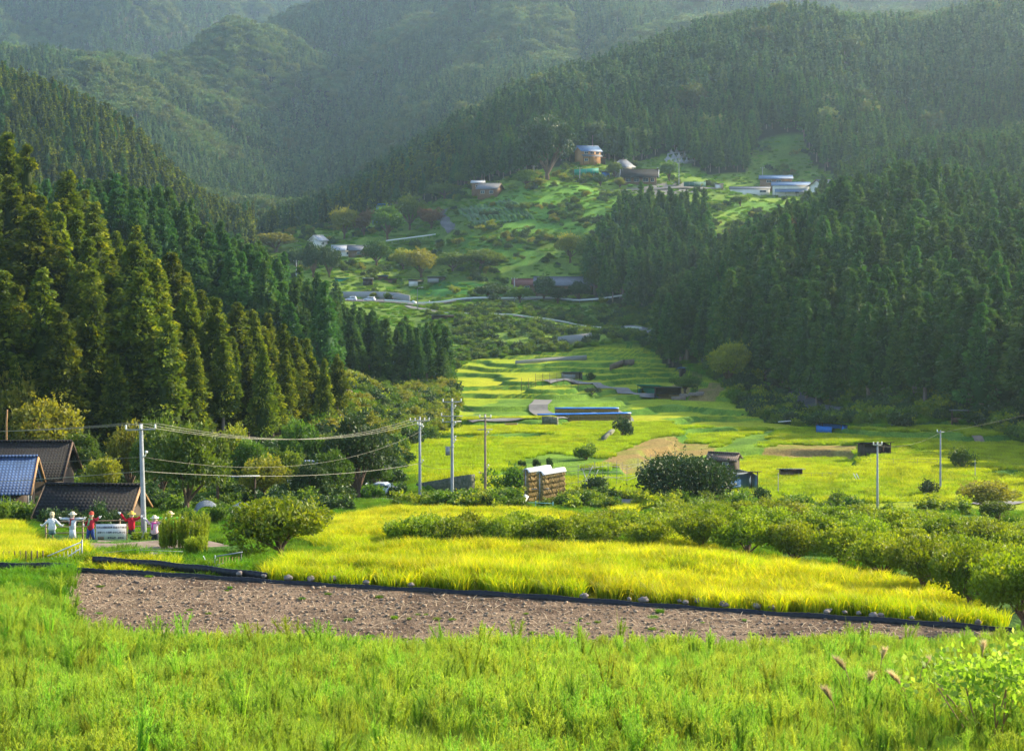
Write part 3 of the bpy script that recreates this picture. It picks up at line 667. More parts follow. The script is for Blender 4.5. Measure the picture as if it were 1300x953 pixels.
scatter('conifer_forest', Tr[:, :3], Tr[:, 4], np.stack([g.normal(0, .02, nT), g.normal(0, .02, nT), g.uniform(0, 6.28, nT)], 1), np.stack([w, w, s], 1), LOW,
        'dense cedar and mixed forest covering the hills and far mountains', 'forest')
# ------------------------------------------------------------------ the evening air
zt = float(max(Zg.max(), 0)) + 35; zb = float(Zg.min()) - 1.0
hx = float(np.abs(Xg).max()) + 20
mb = MB(); mb.box((0, 6860 / 2 - 40, (zt + zb) / 2), (2 * hx, 6900, zt - zb))
hm, nt, out = nodemat('haze_air')
pv = N(nt, 'ShaderNodeVolumePrincipled', i_Density=0.00009, i_Anisotropy=0.68)
pv.inputs['Color'].default_value = (0.60, 0.82, 1.0, 1)
nt.links.new(pv.outputs[0], out.inputs['Volume'])
tag(mb.build('haze', hm), kind='stuff')
# ------------------------------------------------------------------ rice, weeds, grass (uncountable)
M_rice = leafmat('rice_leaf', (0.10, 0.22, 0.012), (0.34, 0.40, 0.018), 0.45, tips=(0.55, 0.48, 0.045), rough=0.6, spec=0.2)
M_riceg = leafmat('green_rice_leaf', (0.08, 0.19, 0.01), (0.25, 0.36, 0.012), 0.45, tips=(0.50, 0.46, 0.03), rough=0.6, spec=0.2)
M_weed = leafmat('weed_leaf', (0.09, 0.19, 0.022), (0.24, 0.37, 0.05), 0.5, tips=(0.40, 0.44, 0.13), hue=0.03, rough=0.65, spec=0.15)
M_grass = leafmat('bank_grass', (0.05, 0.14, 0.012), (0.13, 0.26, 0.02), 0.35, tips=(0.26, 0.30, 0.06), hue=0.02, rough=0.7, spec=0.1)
def blades(g, base, n, h, spread, w, lean, v0, v1, seg=2):
    """arching blades fanning from base points; n per base"""
    b = np.repeat(base, n, 0); m = len(b); a = g.random(m) * 6.283; L = h * (0.65 + 0.5 * g.random(m))
    d = np.stack([np.cos(a), np.sin(a), np.zeros(m)], 1); s = np.stack([-np.sin(a), np.cos(a), np.zeros(m)], 1)
    t2 = g.random(m) * 6.283; s = np.stack([np.cos(t2), np.sin(t2), np.zeros(m)], 1)
    b = b + d * (spread * g.random(m))[:, None]; ln = (lean * (0.3 + g.random(m)))[:, None]; L = L[:, None]
    W = w * (0.7 + 0.6 * g.random(m))[:, None]
    p0 = b; p1 = b + d * ln * L * 0.35 + np.array([0, 0, 1]) * L * 0.6; p2 = b + d * ln * L + np.array([0, 0, 1]) * L * (1 - 0.25 * ln)
    V = np.stack([p0 - s * W * .5, p0 + s * W * .5, p1 - s * W * .5, p1 + s * W * .5, p2], 1).reshape(-1, 3)
    k = np.arange(m)[:, None] * 5
    Q = k + np.array([[0, 1, 3, 2]]); Tt = k + np.array([[2, 3, 4]])
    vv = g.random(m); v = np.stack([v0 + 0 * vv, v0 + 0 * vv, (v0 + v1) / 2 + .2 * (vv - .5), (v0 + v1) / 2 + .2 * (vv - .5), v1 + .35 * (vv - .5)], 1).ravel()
    return V, Q, Tt, np.clip(v, 0, 1)
def join(parts):
    V = []; Q = []; Tt = []; v = []; n = 0
    for a, q, t, w in parts:
        V.append(a); Q.append(q + n); Tt.append(t + n); v.append(w); n += len(a)
    return np.concatenate(V), np.concatenate(Q), np.concatenate(Tt), np.concatenate(v)
def kind(coll, name, parts, m):
    V, Q, Tt, v = join(parts)
    o = bpy.data.objects.new(name, npmesh(name, V, [Q, Tt], m, {'v': v})); coll.objects.link(o)
g = np.random.default_rng(5)
E4 = np.zeros((0, 4), int); E3 = np.zeros((0, 3), int)
RICE = bpy.data.collections.new('rice_kinds'); WEED = bpy.data.collections.new('weed_kinds'); GRS = bpy.data.collections.new('grass_kinds')
for i in range(5):                                    # 1 m patches of paddy, near
    q = np.array([(x * .25 - .375, y * .25 - .375, 0) for x in range(4) for y in range(4)]) + np.pad(g.normal(0, .03, (16, 2)), ((0, 0), (0, 1)))
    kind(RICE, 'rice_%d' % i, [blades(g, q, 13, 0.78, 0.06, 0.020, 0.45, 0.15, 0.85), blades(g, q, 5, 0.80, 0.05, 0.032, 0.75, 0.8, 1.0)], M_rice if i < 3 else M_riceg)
for i in range(3):                                    # 2 m patches, farther off
    q = np.array([(x * .4 - .8, y * .4 - .8, 0) for x in range(5) for y in range(5)]) + np.pad(g.normal(0, .05, (25, 2)), ((0, 0), (0, 1)))
    kind(RICE, 'rice_%d' % (5 + i), [blades(g, q, 9, 0.75, 0.14, 0.06, 0.5, 0.15, 0.8)], M_rice if i < 1 else M_riceg)
for i in range(4):                                    # tall feathery goldenrod, not yet in flower
    P = []; st = g.uniform(0, .12, (3, 3)) * np.array([1, 1, 0])
    for s0 in st:
        H = g.uniform(1.15, 1.6); zz = np.linspace(.1, H, 80); ln = g.uniform(-.28, .28, 2)
        c = np.stack([s0[0] + ln[0] * (zz / H) ** 2, s0[1] + ln[1] * (zz / H) ** 2, zz], 1)
        for a_, b_, L_, n_, wd, ln_ in ((0, 26, .15, 4, .009, .8), (26, 50, .17, 5, .008, .75), (50, 66, .12, 5, .007, .7), (66, 76, .075, 5, .007, .6), (76, 80, .05, 4, .006, .4)):
            P.append(blades(g, c[a_:b_], n_, L_, 0.008, wd, ln_, 0.35, 0.55 + a_ / 160))
        for q_ in range(9):      # side sprays of the plume
            t_ = g.uniform(.62, .9); a_ = g.random() * 6.283; L_ = .26 * (1.05 - t_) / .4; i_ = int(t_ * 79)
            cc = c[i_] + np.linspace(0, 1, 7)[:, None] * L_ * np.array([math.cos(a_), math.sin(a_), .9]); P.append(blades(g, cc, 3, .06, .005, .007, .9, .6, .95))
        P.append(blades(g, s0[None, :], 1, H * 1.1, 0, 0.016, 0.05, 0.3, 0.6))
    kind(WEED, 'weed_%d' % i, P, M_weed)
for i in range(3):                                    # coarse grass clump
    kind(WEED, 'weed_%d' % (4 + i), [blades(g, g.uniform(-.2, .2, (10, 3)) * np.array([1, 1, 0]), 14, 1.0, 0.06, 0.011, 0.45, 0.2, 0.85)], M_weed)
for i in range(2):                                    # broad leaves
    c = g.normal(0, .18, (160, 3)) + np.array([0, 0, .45]); V, Q = sprays(c, g.normal(size=(160, 3)) + np.array([0, 0, .6]), 0.11, 0.07, g)
    kind(WEED, 'weed_%d' % (7 + i), [(V, Q, E3, np.repeat(0.2 + .5 * g.random(160), 4)), blades(g, np.zeros((5, 3)), 4, .6, .1, .012, .5, .2, .5)], M_weed)
for i in range(4):
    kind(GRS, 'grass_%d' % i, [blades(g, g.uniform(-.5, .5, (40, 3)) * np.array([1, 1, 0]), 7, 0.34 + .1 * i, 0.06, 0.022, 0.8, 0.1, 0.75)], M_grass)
def field(y0, y1, sp, pa, pb, cond):
    X, Y, px = jitter_field(y0, y1, sp, pa, pb, g)
    Z, px, sl, val, f, k, frt, f2, plot, vil = ground(X, Y, True)
    m = cond(px, sl, Y, val, f, plot); return X[m], Y[m], Z[m], px[m], sl[m], (k[m] if k.shape == m.shape else None)
P = []; VI = []; SC = []
def stubble(px, sl):
    m = np.zeros(px.shape, bool)
    for poly in ([(800, 600), (760, 595), (790, 572), (840, 558), (900, 563), (925, 580), (890, 598), (850, 606)], [(960, 576), (985, 568), (1090, 568), (1100, 578), (1000, 582)], [(860, 600), (930, 560), (1000, 540), (960, 575), (890, 612)], [(640, 592), (700, 577), (770, 590), (740, 606), (660, 602)]):
        m |= inpoly(px, sl, poly)
    return m
X, Y, Z, px, sl, k = field(60, 176, 0.92, -60, 1360, lambda px, sl, Y, val, f, plot: front_rice(px, sl, Y))
tn = fbm(X / 7, Y / 5, 91, 3) + .9 * sstep(480, 330, px) * (px > 300) * .5 - .12; P.append(np.stack([X, Y, Z], 1)); VI.append(np.where(g.random(len(X)) < .5 + 1.5 * tn, g.integers(3, 5, len(X)), g.integers(0, 3, len(X)))); hs = (1 + 0.12 * fbm(X / 5, Y / 5, 61, 3)) * np.where((px > 104) & (px < 300) & (sl > 715), .5, 1); SC.append(np.stack([1 + 0 * hs, 1 + 0 * hs, hs], 1))
X, Y, Z, px, sl, k = field(176, 330, 1.8, -40, 1340, lambda px, sl, Y, val, f, plot: val & ((f < .42) | (f > .58)) & ~stubble(px, sl))
tn = fbm(X / 25, Y / 25, 92, 2); P.append(np.stack([X, Y, Z], 1)); VI.append(np.where(g.random(len(X)) < .5 + 1.3 * tn, g.integers(6, 8, len(X)), 5)); hs = 0.85 + 0.2 * fbm(X / 9, Y / 9, 61, 2); SC.append(np.stack([1 + 0 * hs, 1 + 0 * hs, hs], 1))
P = np.concatenate(P); VI = np.concatenate(VI); SC = np.concatenate(SC)
print('rice', len(P))
scatter('rice_plants', P, VI, np.stack([0 * VI, 0 * VI, g.uniform(0, 6.28, len(VI))], 1), SC, RICE, 'ripening yellow green rice filling the terraced paddies', 'rice')
# weeds on the near bank
X, Y, Z, px, sl, k = field(20, 62, 0.27, -80, 1380, lambda px, sl, Y, val, f, plot: (Y < interp(px, [(-80, 72), (84, 70), (94, 55), (150, 54), (900, 53), (1300, 53)])))
hs = 0.55 + 0.24 * fbm(X / 3, Y / 3, 62, 3) + 0.16 * g.random(len(X)) + 0.30 * (g.random(len(X)) < .025) - .12 * sstep(46, 53, Y)
kn = g.random(len(X)); pat = fbm(X / 3, Y / 3, 63, 2)
vi = np.where(kn < .42 + .5 * pat, g.integers(0, 4, len(X)), np.where(kn < .93, g.integers(4, 7, len(X)), g.integers(7, 9, len(X))))
hs = hs * interp(px, [(100, .97), (500, .95), (900, .85), (1300, .8)]); hs = np.where((px < 100) & (Y > 50), hs * 1.25, hs)
print('weeds', len(X))
scatter('weeds', np.stack([X, Y, Z], 1), vi, np.stack([g.normal(0, .1, len(X)), g.normal(0, .1, len(X)), g.uniform(0, 6.28, len(X))], 1), np.stack([hs, hs, hs], 1), WEED, 'tall bright green goldenrod and grass on the near bank', 'weeds')
# short grass on banks and verges
def roadish(X, Y, px): return np.zeros(X.shape, bool)
X, Y, Z, px, sl, k = field(56, 200, 0.85, -60, 1360, lambda px, sl, Y, val, f, plot: ~front_rice(px, sl, Y) & ~val & ~((px > 84) & (Y < edge_y(px) + 1.5)) & ~PATHMASK(px, Y, sl) & ~((px > 36) & (px < 262) & (Y > 90) & (Y < 113.5) & (fbm(px / 8, Y / 3, 8, 2) < .5 + 1 * (Y > 97))) & ~((px > 480) & (sl > 660) & (fbm(px / 40, sl / 9, 5, 2) < 0.1)))
P = [np.stack([X, Y, Z], 1)]; S = [0.7 + .4 * g.random(len(X))]
X, Y, Z, px, sl, k = field(200, 560, 2.6, -60, 1360, lambda px, sl, Y, val, f, plot: ~val & (sl > 440) & ~forest_zone(px, Y, sl) & ~PATHMASK(px, Y, sl))
P.append(np.stack([X, Y, Z], 1)); S.append(1.6 + 1.2 * g.random(len(X)))
X, Y, Z, px, sl, k = field(600, 960, 3.6, 330, 1100, lambda px, sl, Y, val, f, plot: ~forest_zone(px, Y, sl) & ~PATHMASK(px, Y, sl) & (fbm(px / 12, sl / 4, 73, 3) > -.12))
P.append(np.stack([X, Y, Z], 1)); S.append(1.3 + 1.3 * g.random(len(X)))
X, Y, Z, px, sl, k = field(54, 72, 0.55, 84, 1340, lambda px, sl, Y, val, f, plot: plot & (g.random(len(px)) < .035 + .25 * (fbm(px / 30, Y / 2, 71, 2) > .42)))
P.append(np.stack([X, Y, Z], 1)); S.append(.12 + .2 * g.random(len(X)))
P = np.concatenate(P); S = np.concatenate(S); print('grass', len(P))
scatter('bank_grass', P, g.integers(0, 4, len(P)), np.stack([0 * S, 0 * S, g.uniform(0, 6.28, len(P))], 1), np.stack([S, S, S], 1), GRS, 'short green grass on the field banks and verges', 'grass')
# ------------------------------------------------------------------ broadleaf trees and bushes, each its own
M_plum = leafmat('plum_leaf', (0.055, 0.10, 0.010), (0.145, 0.215, 0.018), 0.4, tips=(0.30, 0.33, 0.04), hue=0.015)
M_green = leafmat('broad_leaf', (0.035, 0.075, 0.012), (0.085, 0.16, 0.02), 0.35, tips=(0.18, 0.25, 0.03), hue=0.02)
M_dark = leafmat('evergreen_leaf', (0.018, 0.045, 0.012), (0.04, 0.085, 0.02), 0.2, tips=(0.08, 0.13, 0.03), hue=0.015)
M_yel = leafmat('yellowing_leaf', (0.09, 0.11, 0.015), (0.19, 0.21, 0.025), 0.4, tips=(0.32, 0.30, 0.04), hue=0.02)
M_brown = leafmat('brown_leaf', (0.07, 0.045, 0.02), (0.13, 0.085, 0.035), 0.3, tips=(0.2, 0.14, 0.05), hue=0.02)
PROTO = {}
def broad_proto(key, m, H, Rm, lobes, per, size, base, flat=.75, seeds=3, trunks=1):
    L = []
    for q in range(seeds):
        V, Q, v, cs = broad_crown(g, H, Rm, lobes, per, size, base, flat)
        cme = npmesh('crown', V, Q, m, {'v': v})
        tv = []; tq = []; n = 0; fork = H * base * 0.75
        def addt(p, r, sg=6):
            nonlocal n
            a, b = tube_np(p, r, sg); tv.append(a); tq.append(b + n); n += len(a)
        r0 = 0.035 * H + 0.03
        addt([(0, 0, -.6), (0, 0, 0), (0.05 * H * g.normal() * .4, 0.05 * H * g.normal() * .4, fork)], [r0 * 1.3, r0, r0 * .8], 8)
        for c in cs[:10]:
            mid = (c[0] * .45 + g.normal() * .1, c[1] * .45 + g.normal() * .1, fork + (c[2] - fork) * .45)
            addt([(0, 0, fork * .85), mid, (c[0], c[1], c[2])], [r0 * .6, r0 * .38, r0 * .1], 5)
        L.append((cme, npmesh('trunk', np.concatenate(tv), np.concatenate(tq), M_bark)))
    PROTO[key] = (L, H)
broad_proto('plum', M_plum, 3.0, 2.3, 20, 330, 0.20, 0.32, seeds=4)
broad_proto('plumlow', M_plum, 2.0, 2.2, 16, 300, 0.19, 0.15, seeds=3)
broad_proto('bigplum', M_dark, 4.6, 5.2, 34, 420, 0.30, 0.22, seeds=1)
broad_proto('green', M_green, 6.0, 3.2, 22, 230, 0.34, 0.25, seeds=4)
broad_proto('dark', M_dark, 6.0, 3.0, 24, 230, 0.34, 0.12, seeds=3)
broad_proto('yellow', M_yel, 6.0, 3.2, 20, 220, 0.36, 0.22, seeds=3)
broad_proto('brown', M_brown, 6.0, 3.0, 16, 200, 0.36, 0.2, seeds=2)
broad_proto('bush', M_green, 2.0, 1.6, 12, 150, 0.22, 0.02, seeds=4)
broad_proto('dbush', M_dark, 2.0, 1.5, 12, 150, 0.22, 0.02, seeds=3)
broad_proto('ybush', M_yel, 2.0, 1.6, 12, 150, 0.22, 0.02, seeds=2)
KEYMESH = {}
def plant(key, px, py, hpx, wpx=None, label=None, cat='tree', group=None, y0=60, Y=None, name=None):
    """a tree whose crown is about hpx tall at its true distance; py is where its foot meets the ground"""
    p = at(px, Y) if Y else find(px, py, y0)
    L, H = PROTO[key]; k = random.randrange(len(L)); cme, tme = L[k]
    s = hpx * p.y / F / H
    if wpx:
        ws = wpx * p.y / F / 2 / max(abs(v) for v in (1e-3, KW[key]))
    else: ws = s
    nm = name or {'plum': 'plum_tree', 'plumlow': 'plum_tree', 'bigplum': 'plum_tree', 'bush': 'bush', 'dbush': 'bush', 'ybush': 'bush'}.get(key, 'broadleaf_tree')
    o = empty(nm, p, random.random() * 6.28, label, cat if 'bush' not in nm else 'bush', group); o.scale = (ws, ws, s)
    link('trunk', tme, o); link('crown', cme, o)
    return o
KW = {'plum': 2.6, 'plumlow': 2.5, 'bigplum': 5.8, 'green': 3.6, 'dark': 3.4, 'yellow': 3.6, 'brown': 3.4, 'bush': 1.8, 'dbush': 1.7, 'ybush': 1.8}
def orchard(key, lst, tail, grp):
    lst = sorted(lst)
    for k, t in enumerate(lst): plant(key, t[0], t[1], t[2], t[3], nth(k, tail), group=grp)
orchard('plumlow', [(520, 693, 34, 82), (575, 694, 34, 82), (635, 694, 36, 82), (700, 694, 34, 82), (765, 695, 34, 82), (830, 697, 36, 82)], 'low plum tree in the front row behind the bright field', 'front plum row')
orchard('plumlow', [(600, 685, 30, 84), (670, 685, 32, 84), (740, 684, 30, 84), (810, 686, 32, 84), (870, 690, 34, 84), (545, 686, 30, 84), (775, 676, 28, 84), (845, 680, 30, 84)], 'low plum tree in the second row behind the bright field', 'second plum row')
orchard('plum', [(890, 704, 52, 86), (950, 714, 56, 92), (1008, 724, 60, 92), (1066, 731, 60, 92), (1120, 743, 62, 96), (1172, 760, 74, 106), (1232, 782, 86, 120), (1298, 808, 98, 140)], 'spreading plum tree at the right edge of the bright field', 'plum trees at the right of the bright field')
orchard('plum', [(905, 688, 46, 84), (970, 693, 48, 88), (1035, 702, 50, 92), (1100, 714, 54, 96), (1160, 728, 56, 98), (1215, 742, 60, 104), (1275, 760, 66, 110), (1330, 770, 70, 110)], 'plum tree in the second row inside the orchard', 'second row of the orchard')
orchard('plum', [(860, 672, 30, 80), (925, 676, 38, 84), (990, 680, 42, 88), (1060, 688, 44, 90), (1130, 697, 48, 96), (1195, 708, 50, 96), (1255, 718, 54, 100), (1310, 730, 54, 104)], 'plum tree in the third row inside the orchard', 'third row of the orchard')
orchard('plum', [(1020, 668, 26, 80), (1095, 674, 30, 84), (1170, 684, 34, 88), (1240, 694, 36, 90), (1300, 702, 38, 90)], 'plum tree in the last row of the orchard', 'last row of the orchard')
# ------------------------------------------------------------------ buildings and sheds
def roofmat(name, c, scale=9.0, rough=0.45):
    """ridged tiles: fine bands across the slope"""
    if name in MATS: return MATS[name]
    m, nt, out = nodemat(name); p = N(nt, 'ShaderNodeBsdfPrincipled', i_Roughness=rough); p.inputs['Specular IOR Level'].default_value = 0.25
    tc = N(nt, 'ShaderNodeTexCoord'); w = N(nt, 'ShaderNodeTexWave', i_Scale=scale / 9, i_Distortion=0.3); w.bands_direction = 'X'
    w2 = N(nt, 'ShaderNodeTexWave', i_Scale=scale / 9, i_Distortion=0.2); w2.bands_direction = 'Y'
    no = N(nt, 'ShaderNodeTexNoise', i_Scale=1.2, i_Detail=5.0)
    for q in (w, w2, no): nt.links.new(tc.outputs['Object'], q.inputs['Vector'])
    mx = N(nt, 'ShaderNodeMath', operation='MULTIPLY'); nt.links.new(w.outputs['Fac'], mx.inputs[0]); nt.links.new(w2.outputs['Fac'], mx.inputs[1])
    ad = N(nt, 'ShaderNodeMath', operation='MULTIPLY_ADD', i_1=0.55, i_2=0.2); nt.links.new(no.outputs['Fac'], ad.inputs[0])
    r = ramp(nt, [(0.3, tuple(v * .6 for v in c)), (0.65, c)]); nt.links.new(ad.outputs[0], r.inputs[0]); gv = N(nt, 'ShaderNodeMapRange', i_1=0.0, i_2=0.5, i_3=0.5, i_4=1.1); nt.links.new(mx.outputs[0], gv.inputs[0]); sc_ = N(nt, 'ShaderNodeVectorMath', operation='SCALE'); nt.links.new(r.outputs[0], sc_.inputs[0]); nt.links.new(gv.outputs[0], sc_.inputs['Scale']); nt.links.new(sc_.outputs[0], p.inputs['Base Color'])  # groove darkening put into the colour in place of bump shading
    b = N(nt, 'ShaderNodeBump', i_Strength=1.0, i_Distance=0.06); nt.links.new(mx.outputs[0], b.inputs['Height']); nt.links.new(b.outputs[0], p.inputs['Normal'])
    nt.links.new(p.outputs[0], out.inputs[0]); MATS[name] = m; return m
W_white = mat('white_wall', (0.72, 0.70, 0.64), .8, var=.12, scale=.6); W_brown = mat('weathered_boards', (0.20, 0.12, 0.07), .85, var=.4, scale=2, stretch=(4, 4, .5))
W_orange = mat('new_boards', (0.42, 0.22, 0.09), .8, var=.25, scale=2, stretch=(4, 4, .5)); W_dark = mat('dark_boards', (0.06, 0.045, 0.035), .85, var=.4, scale=2, stretch=(4, 4, .5))
W_grey = mat('grey_wall', (0.33, 0.32, 0.31), .85, var=.2); W_stone = mat('stone_wall_face', (0.15, 0.15, 0.11), .95, var=.55, scale=2.2, bump=1.0, col2=(0.05, 0.07, 0.03))
T_blue = roofmat('blue_tiles', (0.045, 0.10, 0.25), 9, .75); T_dark = roofmat('dark_tiles', (0.014, 0.0135, 0.016), 9, .85); T_grey = roofmat('grey_tiles', (0.22, 0.24, 0.28), 9, .5)
T_steel = roofmat('blue_sheet_roof', (0.16, 0.28, 0.50), 12, .35); T_white = roofmat('white_sheet_roof', (0.66, 0.70, 0.76), 12, .4); T_rust = roofmat('rusty_sheet_roof', (0.30, 0.11, 0.08), 12, .7); T_brn = roofmat('brown_roof', (0.17, 0.12, 0.10), 10, .7)
M_glass = mat('window_glass', (0.05, 0.07, 0.09), .08, var=.2, spec=.8); M_frame = mat('window_frame', (0.55, 0.55, 0.55), .5, var=.1); M_wood = mat('timber', (0.34, 0.20, 0.10), .8, var=.3, scale=3)
M_dkwood = mat('dark_timber', (0.10, 0.065, 0.045), .85, var=.3); M_white = mat('white_paint', (0.78, 0.78, 0.76), .5, var=.1); M_blueT = mat('blue_tarpaulin', (0.02, 0.19, 0.62), .4, var=.2); M_gsheet = mat('green_sheet', (0.02, 0.33, 0.22), .5, var=.2)
M_steelgrey = mat('galvanised_steel', (0.24, 0.27, 0.29), .45, metal=.4, var=.15); M_pole = mat('concrete_pole', (0.27, 0.29, 0.30), .8, var=.2, scale=1.5); M_polew = mat('old_wood_pole', (0.22, 0.17, 0.12), .9, var=.4); M_black = mat('black_plastic', (0.025, 0.027, 0.035), .45, var=.3)
M_straw = mat('dry_straw', (0.34, 0.24, 0.09), .95, var=.55, scale=3.5, stretch=(4, 4, 1.2), bump=1.0); M_ins = mat('porcelain', (0.75, 0.74, 0.70), .3, var=.1)
CLEAR = []
def house(label, p, rz, w, d, h, rh, wall, roof, over=.6, wins=(), hip=0.0, cat='house', name='house', door=None, twotone=None, lower=None, group=None, th=.14, barge=None, side_wins=()):
    CLEAR.append((p.x, p.y, max(w, d) * .62 + 1, h))
    o = empty(name, p, rz, label, cat, group)
    if p.y > 600: o.scale = (1.22,) * 3
    b = MB(); b.box((0, 0, h / 2 - .6), (w, d, h + 1.2))
    if not hip:
        for s in (-1, 1):
            x = s * (w / 2 - .06); b.add([(x - .06, -d / 2, h), (x - .06, d / 2, h), (x - .06, 0, h + rh * .96), (x + .06, -d / 2, h), (x + .06, d / 2, h), (x + .06, 0, h + rh * .96)], [(0, 1, 4, 3), (1, 2, 5, 4), (2, 0, 3, 5)], [(0, 2, 1), (3, 4, 5)])
    b.build('wall', wall, o)
    r = MB(); W, D = w / 2 + over, d / 2 + over; z0 = h - rh * over / (d / 2); zr = h + rh; hx = W - hip
    r.poly([(-W, -D, z0 + th), (W, -D, z0 + th), (hx, 0, zr + th), (-hx, 0, zr + th)], th); r.poly([(W, D, z0 + th), (-W, D, z0 + th), (-hx, 0, zr + th), (hx, 0, zr + th)], th)
    if hip:
        for s in (-1, 1): r.poly([(s * W, -s * D, z0 + th), (s * W, s * D, z0 + th), (s * hx, 0, zr + th)], th)
    ro = r.build('roof', roof, o)
    c = MB(); c.tube([(-hx, 0, zr + th + .05), (hx, 0, zr + th + .05)], .14, 6); c.build('ridge', roof, ro)
    if barge:
        g_ = MB()
        for s in (-1, 1):
            for e in (-1, 1): g_.tube([(s * (W + .02), e * D, z0 + .02), (s * (W + .02), 0, zr + .02)], .13, 4)
        g_.build('bargeboard', barge, ro)
    for (x, z, ww, hh) in wins:
        f = MB()
        for dx, dz, sx, sz in ((0, hh / 2, ww + .1, .1), (0, -hh / 2, ww + .1, .1), (-ww / 2, 0, .1, hh - .1), (ww / 2, 0, .1, hh - .1), (0, 0, .06, hh - .1)): f.box((x + dx, -d / 2 - .04, z + dz), (sx, .1, sz))
        fo = f.build('window', M_frame, o); q = MB(); q.box((x, -d / 2 - .015, z), (ww, .05, hh)); q.build('pane', M_glass, fo)
    for (y, z, ww, hh, s) in side_wins:
        f = MB()
        for dx, dz, sx, sz in ((0, hh / 2, ww + .1, .1), (0, -hh / 2, ww + .1, .1), (-ww / 2, 0, .1, hh - .1), (ww / 2, 0, .1, hh - .1)): f.box((s * (w / 2 + .04), y + dx, z + dz), (.1, sx, sz))
        fo = f.build('window', M_frame, o); q = MB(); q.box((s * (w / 2 + .015), y, z), (.05, ww, hh)); q.build('pane', M_glass, fo)
    if door:
        x, ww, hh = door; q = MB(); q.box((x, -d / 2 - .03, hh / 2 + .1), (ww, .08, hh)); do = q.build('door', M_dkwood, o); k = MB(); k.ball((x + ww * .35, -d / 2 - .1, 1.1), .05, 6, 5); k.build('handle', M_frame, do)
    if lower:      # skirt roof over a ground-floor veranda
        z, lw, ld, lm = lower; q = MB(); q.poly([(-lw / 2, -d / 2 - ld, z), (lw / 2, -d / 2 - ld, z), (lw / 2, -d / 2 - .02, z + ld * .45), (-lw / 2, -d / 2 - .02, z + ld * .45)], .12); q.build('porch_roof', lm, o)
        for k in range(4):
            q = MB(); q.box((-lw / 2 + .2 + k * (lw - .4) / 3, -d / 2 - ld + .15, z / 2 - .4), (.14, .14, z + .6)); q.build('post', M_dkwood, o)
    return o
def shed(label, p, rz, w, d, h, wall, roof, tilt=.3, closed=True, cat='shed', name='shed', wall_h=None, group=None, front=None):
    """small lean-to: four posts, board walls on three sides and a sloping sheet roof"""
    CLEAR.append((p.x, p.y, max(w, d) * .62 + .5, h))
    o = empty(name, p, rz, label, cat, group)
    for x in (-1, 1):
        for y in (-1, 1):
            q = MB(); q.box((x * (w / 2 - .08), y * (d / 2 - .08), (h + (tilt if y < 0 else 0)) / 2 - .3), (.12, .12, h + (tilt if y < 0 else 0) + .6)); q.build('post', M_dkwood, o)
    wh = wall_h or h
    if closed:
        b = MB(); b.box((0, d / 2 - .02, wh / 2 - .2), (w - .2, .05, wh + .3)); b.box((-w / 2 + .02, 0, wh / 2 - .2), (.05, d - .2, wh + .3)); b.box((w / 2 - .02, 0, wh / 2 - .2), (.05, d - .2, wh + .3))
        if front: b.box((-w * .18, -d / 2 + .02, wh * .42 - .2), (w * .6, .05, wh * .85 + .2))
        b.build('wall', wall, o)
    r = MB(); e = .35; r.poly([(-w / 2 - e, -d / 2 - e, h + tilt * 1.1 + .06), (w / 2 + e, -d / 2 - e, h + tilt * 1.1 + .06), (w / 2 + e, d / 2 + e, h - .05), (-w / 2 - e, d / 2 + e, h - .05)], .08); r.build('roof', roof, o)
    return o
# --- farmstead on the left
def pt(px, Y, dz=0): return at(px, Y, dz)
p = pt(-52, 158); p.z -= .5
house('old farmhouse with blue glazed tile roof and orange gable boards at the left edge', p, R(7), 12.6, 7.0, 2.9, 2.3, W_dark, T_blue, .8, wins=[(1, 1.6, 2.4, 1.4), (4.4, 1.6, 1.6, 1.4)], barge=M_wood, side_wins=[(0, 1.6, 1.8, 1.4, 1)])
p = pt(-8, 180); p.z -= .5
house('long farmhouse with nearly black tile roof behind the blue roofed house', p, R(2), 15.0, 8.0, 3.6, 2.9, W_dark, T_dark, .7, wins=[(-3, 1.8, 2, 1.4), (3, 1.8, 2, 1.4)], barge=M_dkwood)
p = pt(118, 136); p.z -= .35
house('low barn with brown black tile roof behind the row of scarecrows', p, R(-4), 6.6, 5.2, 1.8, 1.7, W_dark, T_dark, .55, wins=[(1.6, .9, 1.4, .8)], barge=M_wood, cat='barn', name='barn', door=(-1.2, 1.1, 1.5))
shed('carport with bright white sheet roof between the garden trees', pt(300, 158), R(8), 3.6, 4.5, 3.0, W_white, T_white, .5, closed=False, cat='carport', name='carport')
house('small outbuilding with blue grey roof half hidden behind garden trees', pt(378, 190), R(5), 3.6, 3.0, 2.6, 1.0, W_white, T_steel, .4, wins=[(0, 1.4, 1.2, .9)], cat='outbuilding', name='outbuilding')
# white striped plastic sheets of a greenhouse behind the scarecrows
def greenhouse(label, p, rz, w, L, h):
    o = empty('greenhouse', p, rz, label, 'greenhouse'); n = 9
    for k in range(9):
        y = -L / 2 + L * k / 8; q = MB(); q.tube([(w / 2 * math.cos(math.pi * i / n), y, h * math.sin(math.pi * i / n) ** .7) for i in range(n + 1)], .03, 5); q.build('hoop', M_steelgrey, o)
    V = []; 
    for k in range(2):
        for i in range(n + 1): V.append((w / 2 * .99 * math.cos(math.pi * i / n), -L / 2 + L * k, h * .99 * math.sin(math.pi * i / n) ** .7))
    Q = [(i, i + 1, n + 2 + i, n + 1 + i) for i in range(n)]
    q = MB(); q.add(V, Q); q.build('plastic_cover', mat('dull_plastic', (.42, .45, .46), .5, var=.5, scale=3, stretch=(.3, 4, 1)), o); return o
greenhouse('low white plastic greenhouse glimpsed between trunks behind the goldenrod', pt(262, 142), R(12), 2.0, 3.0, 1.3)
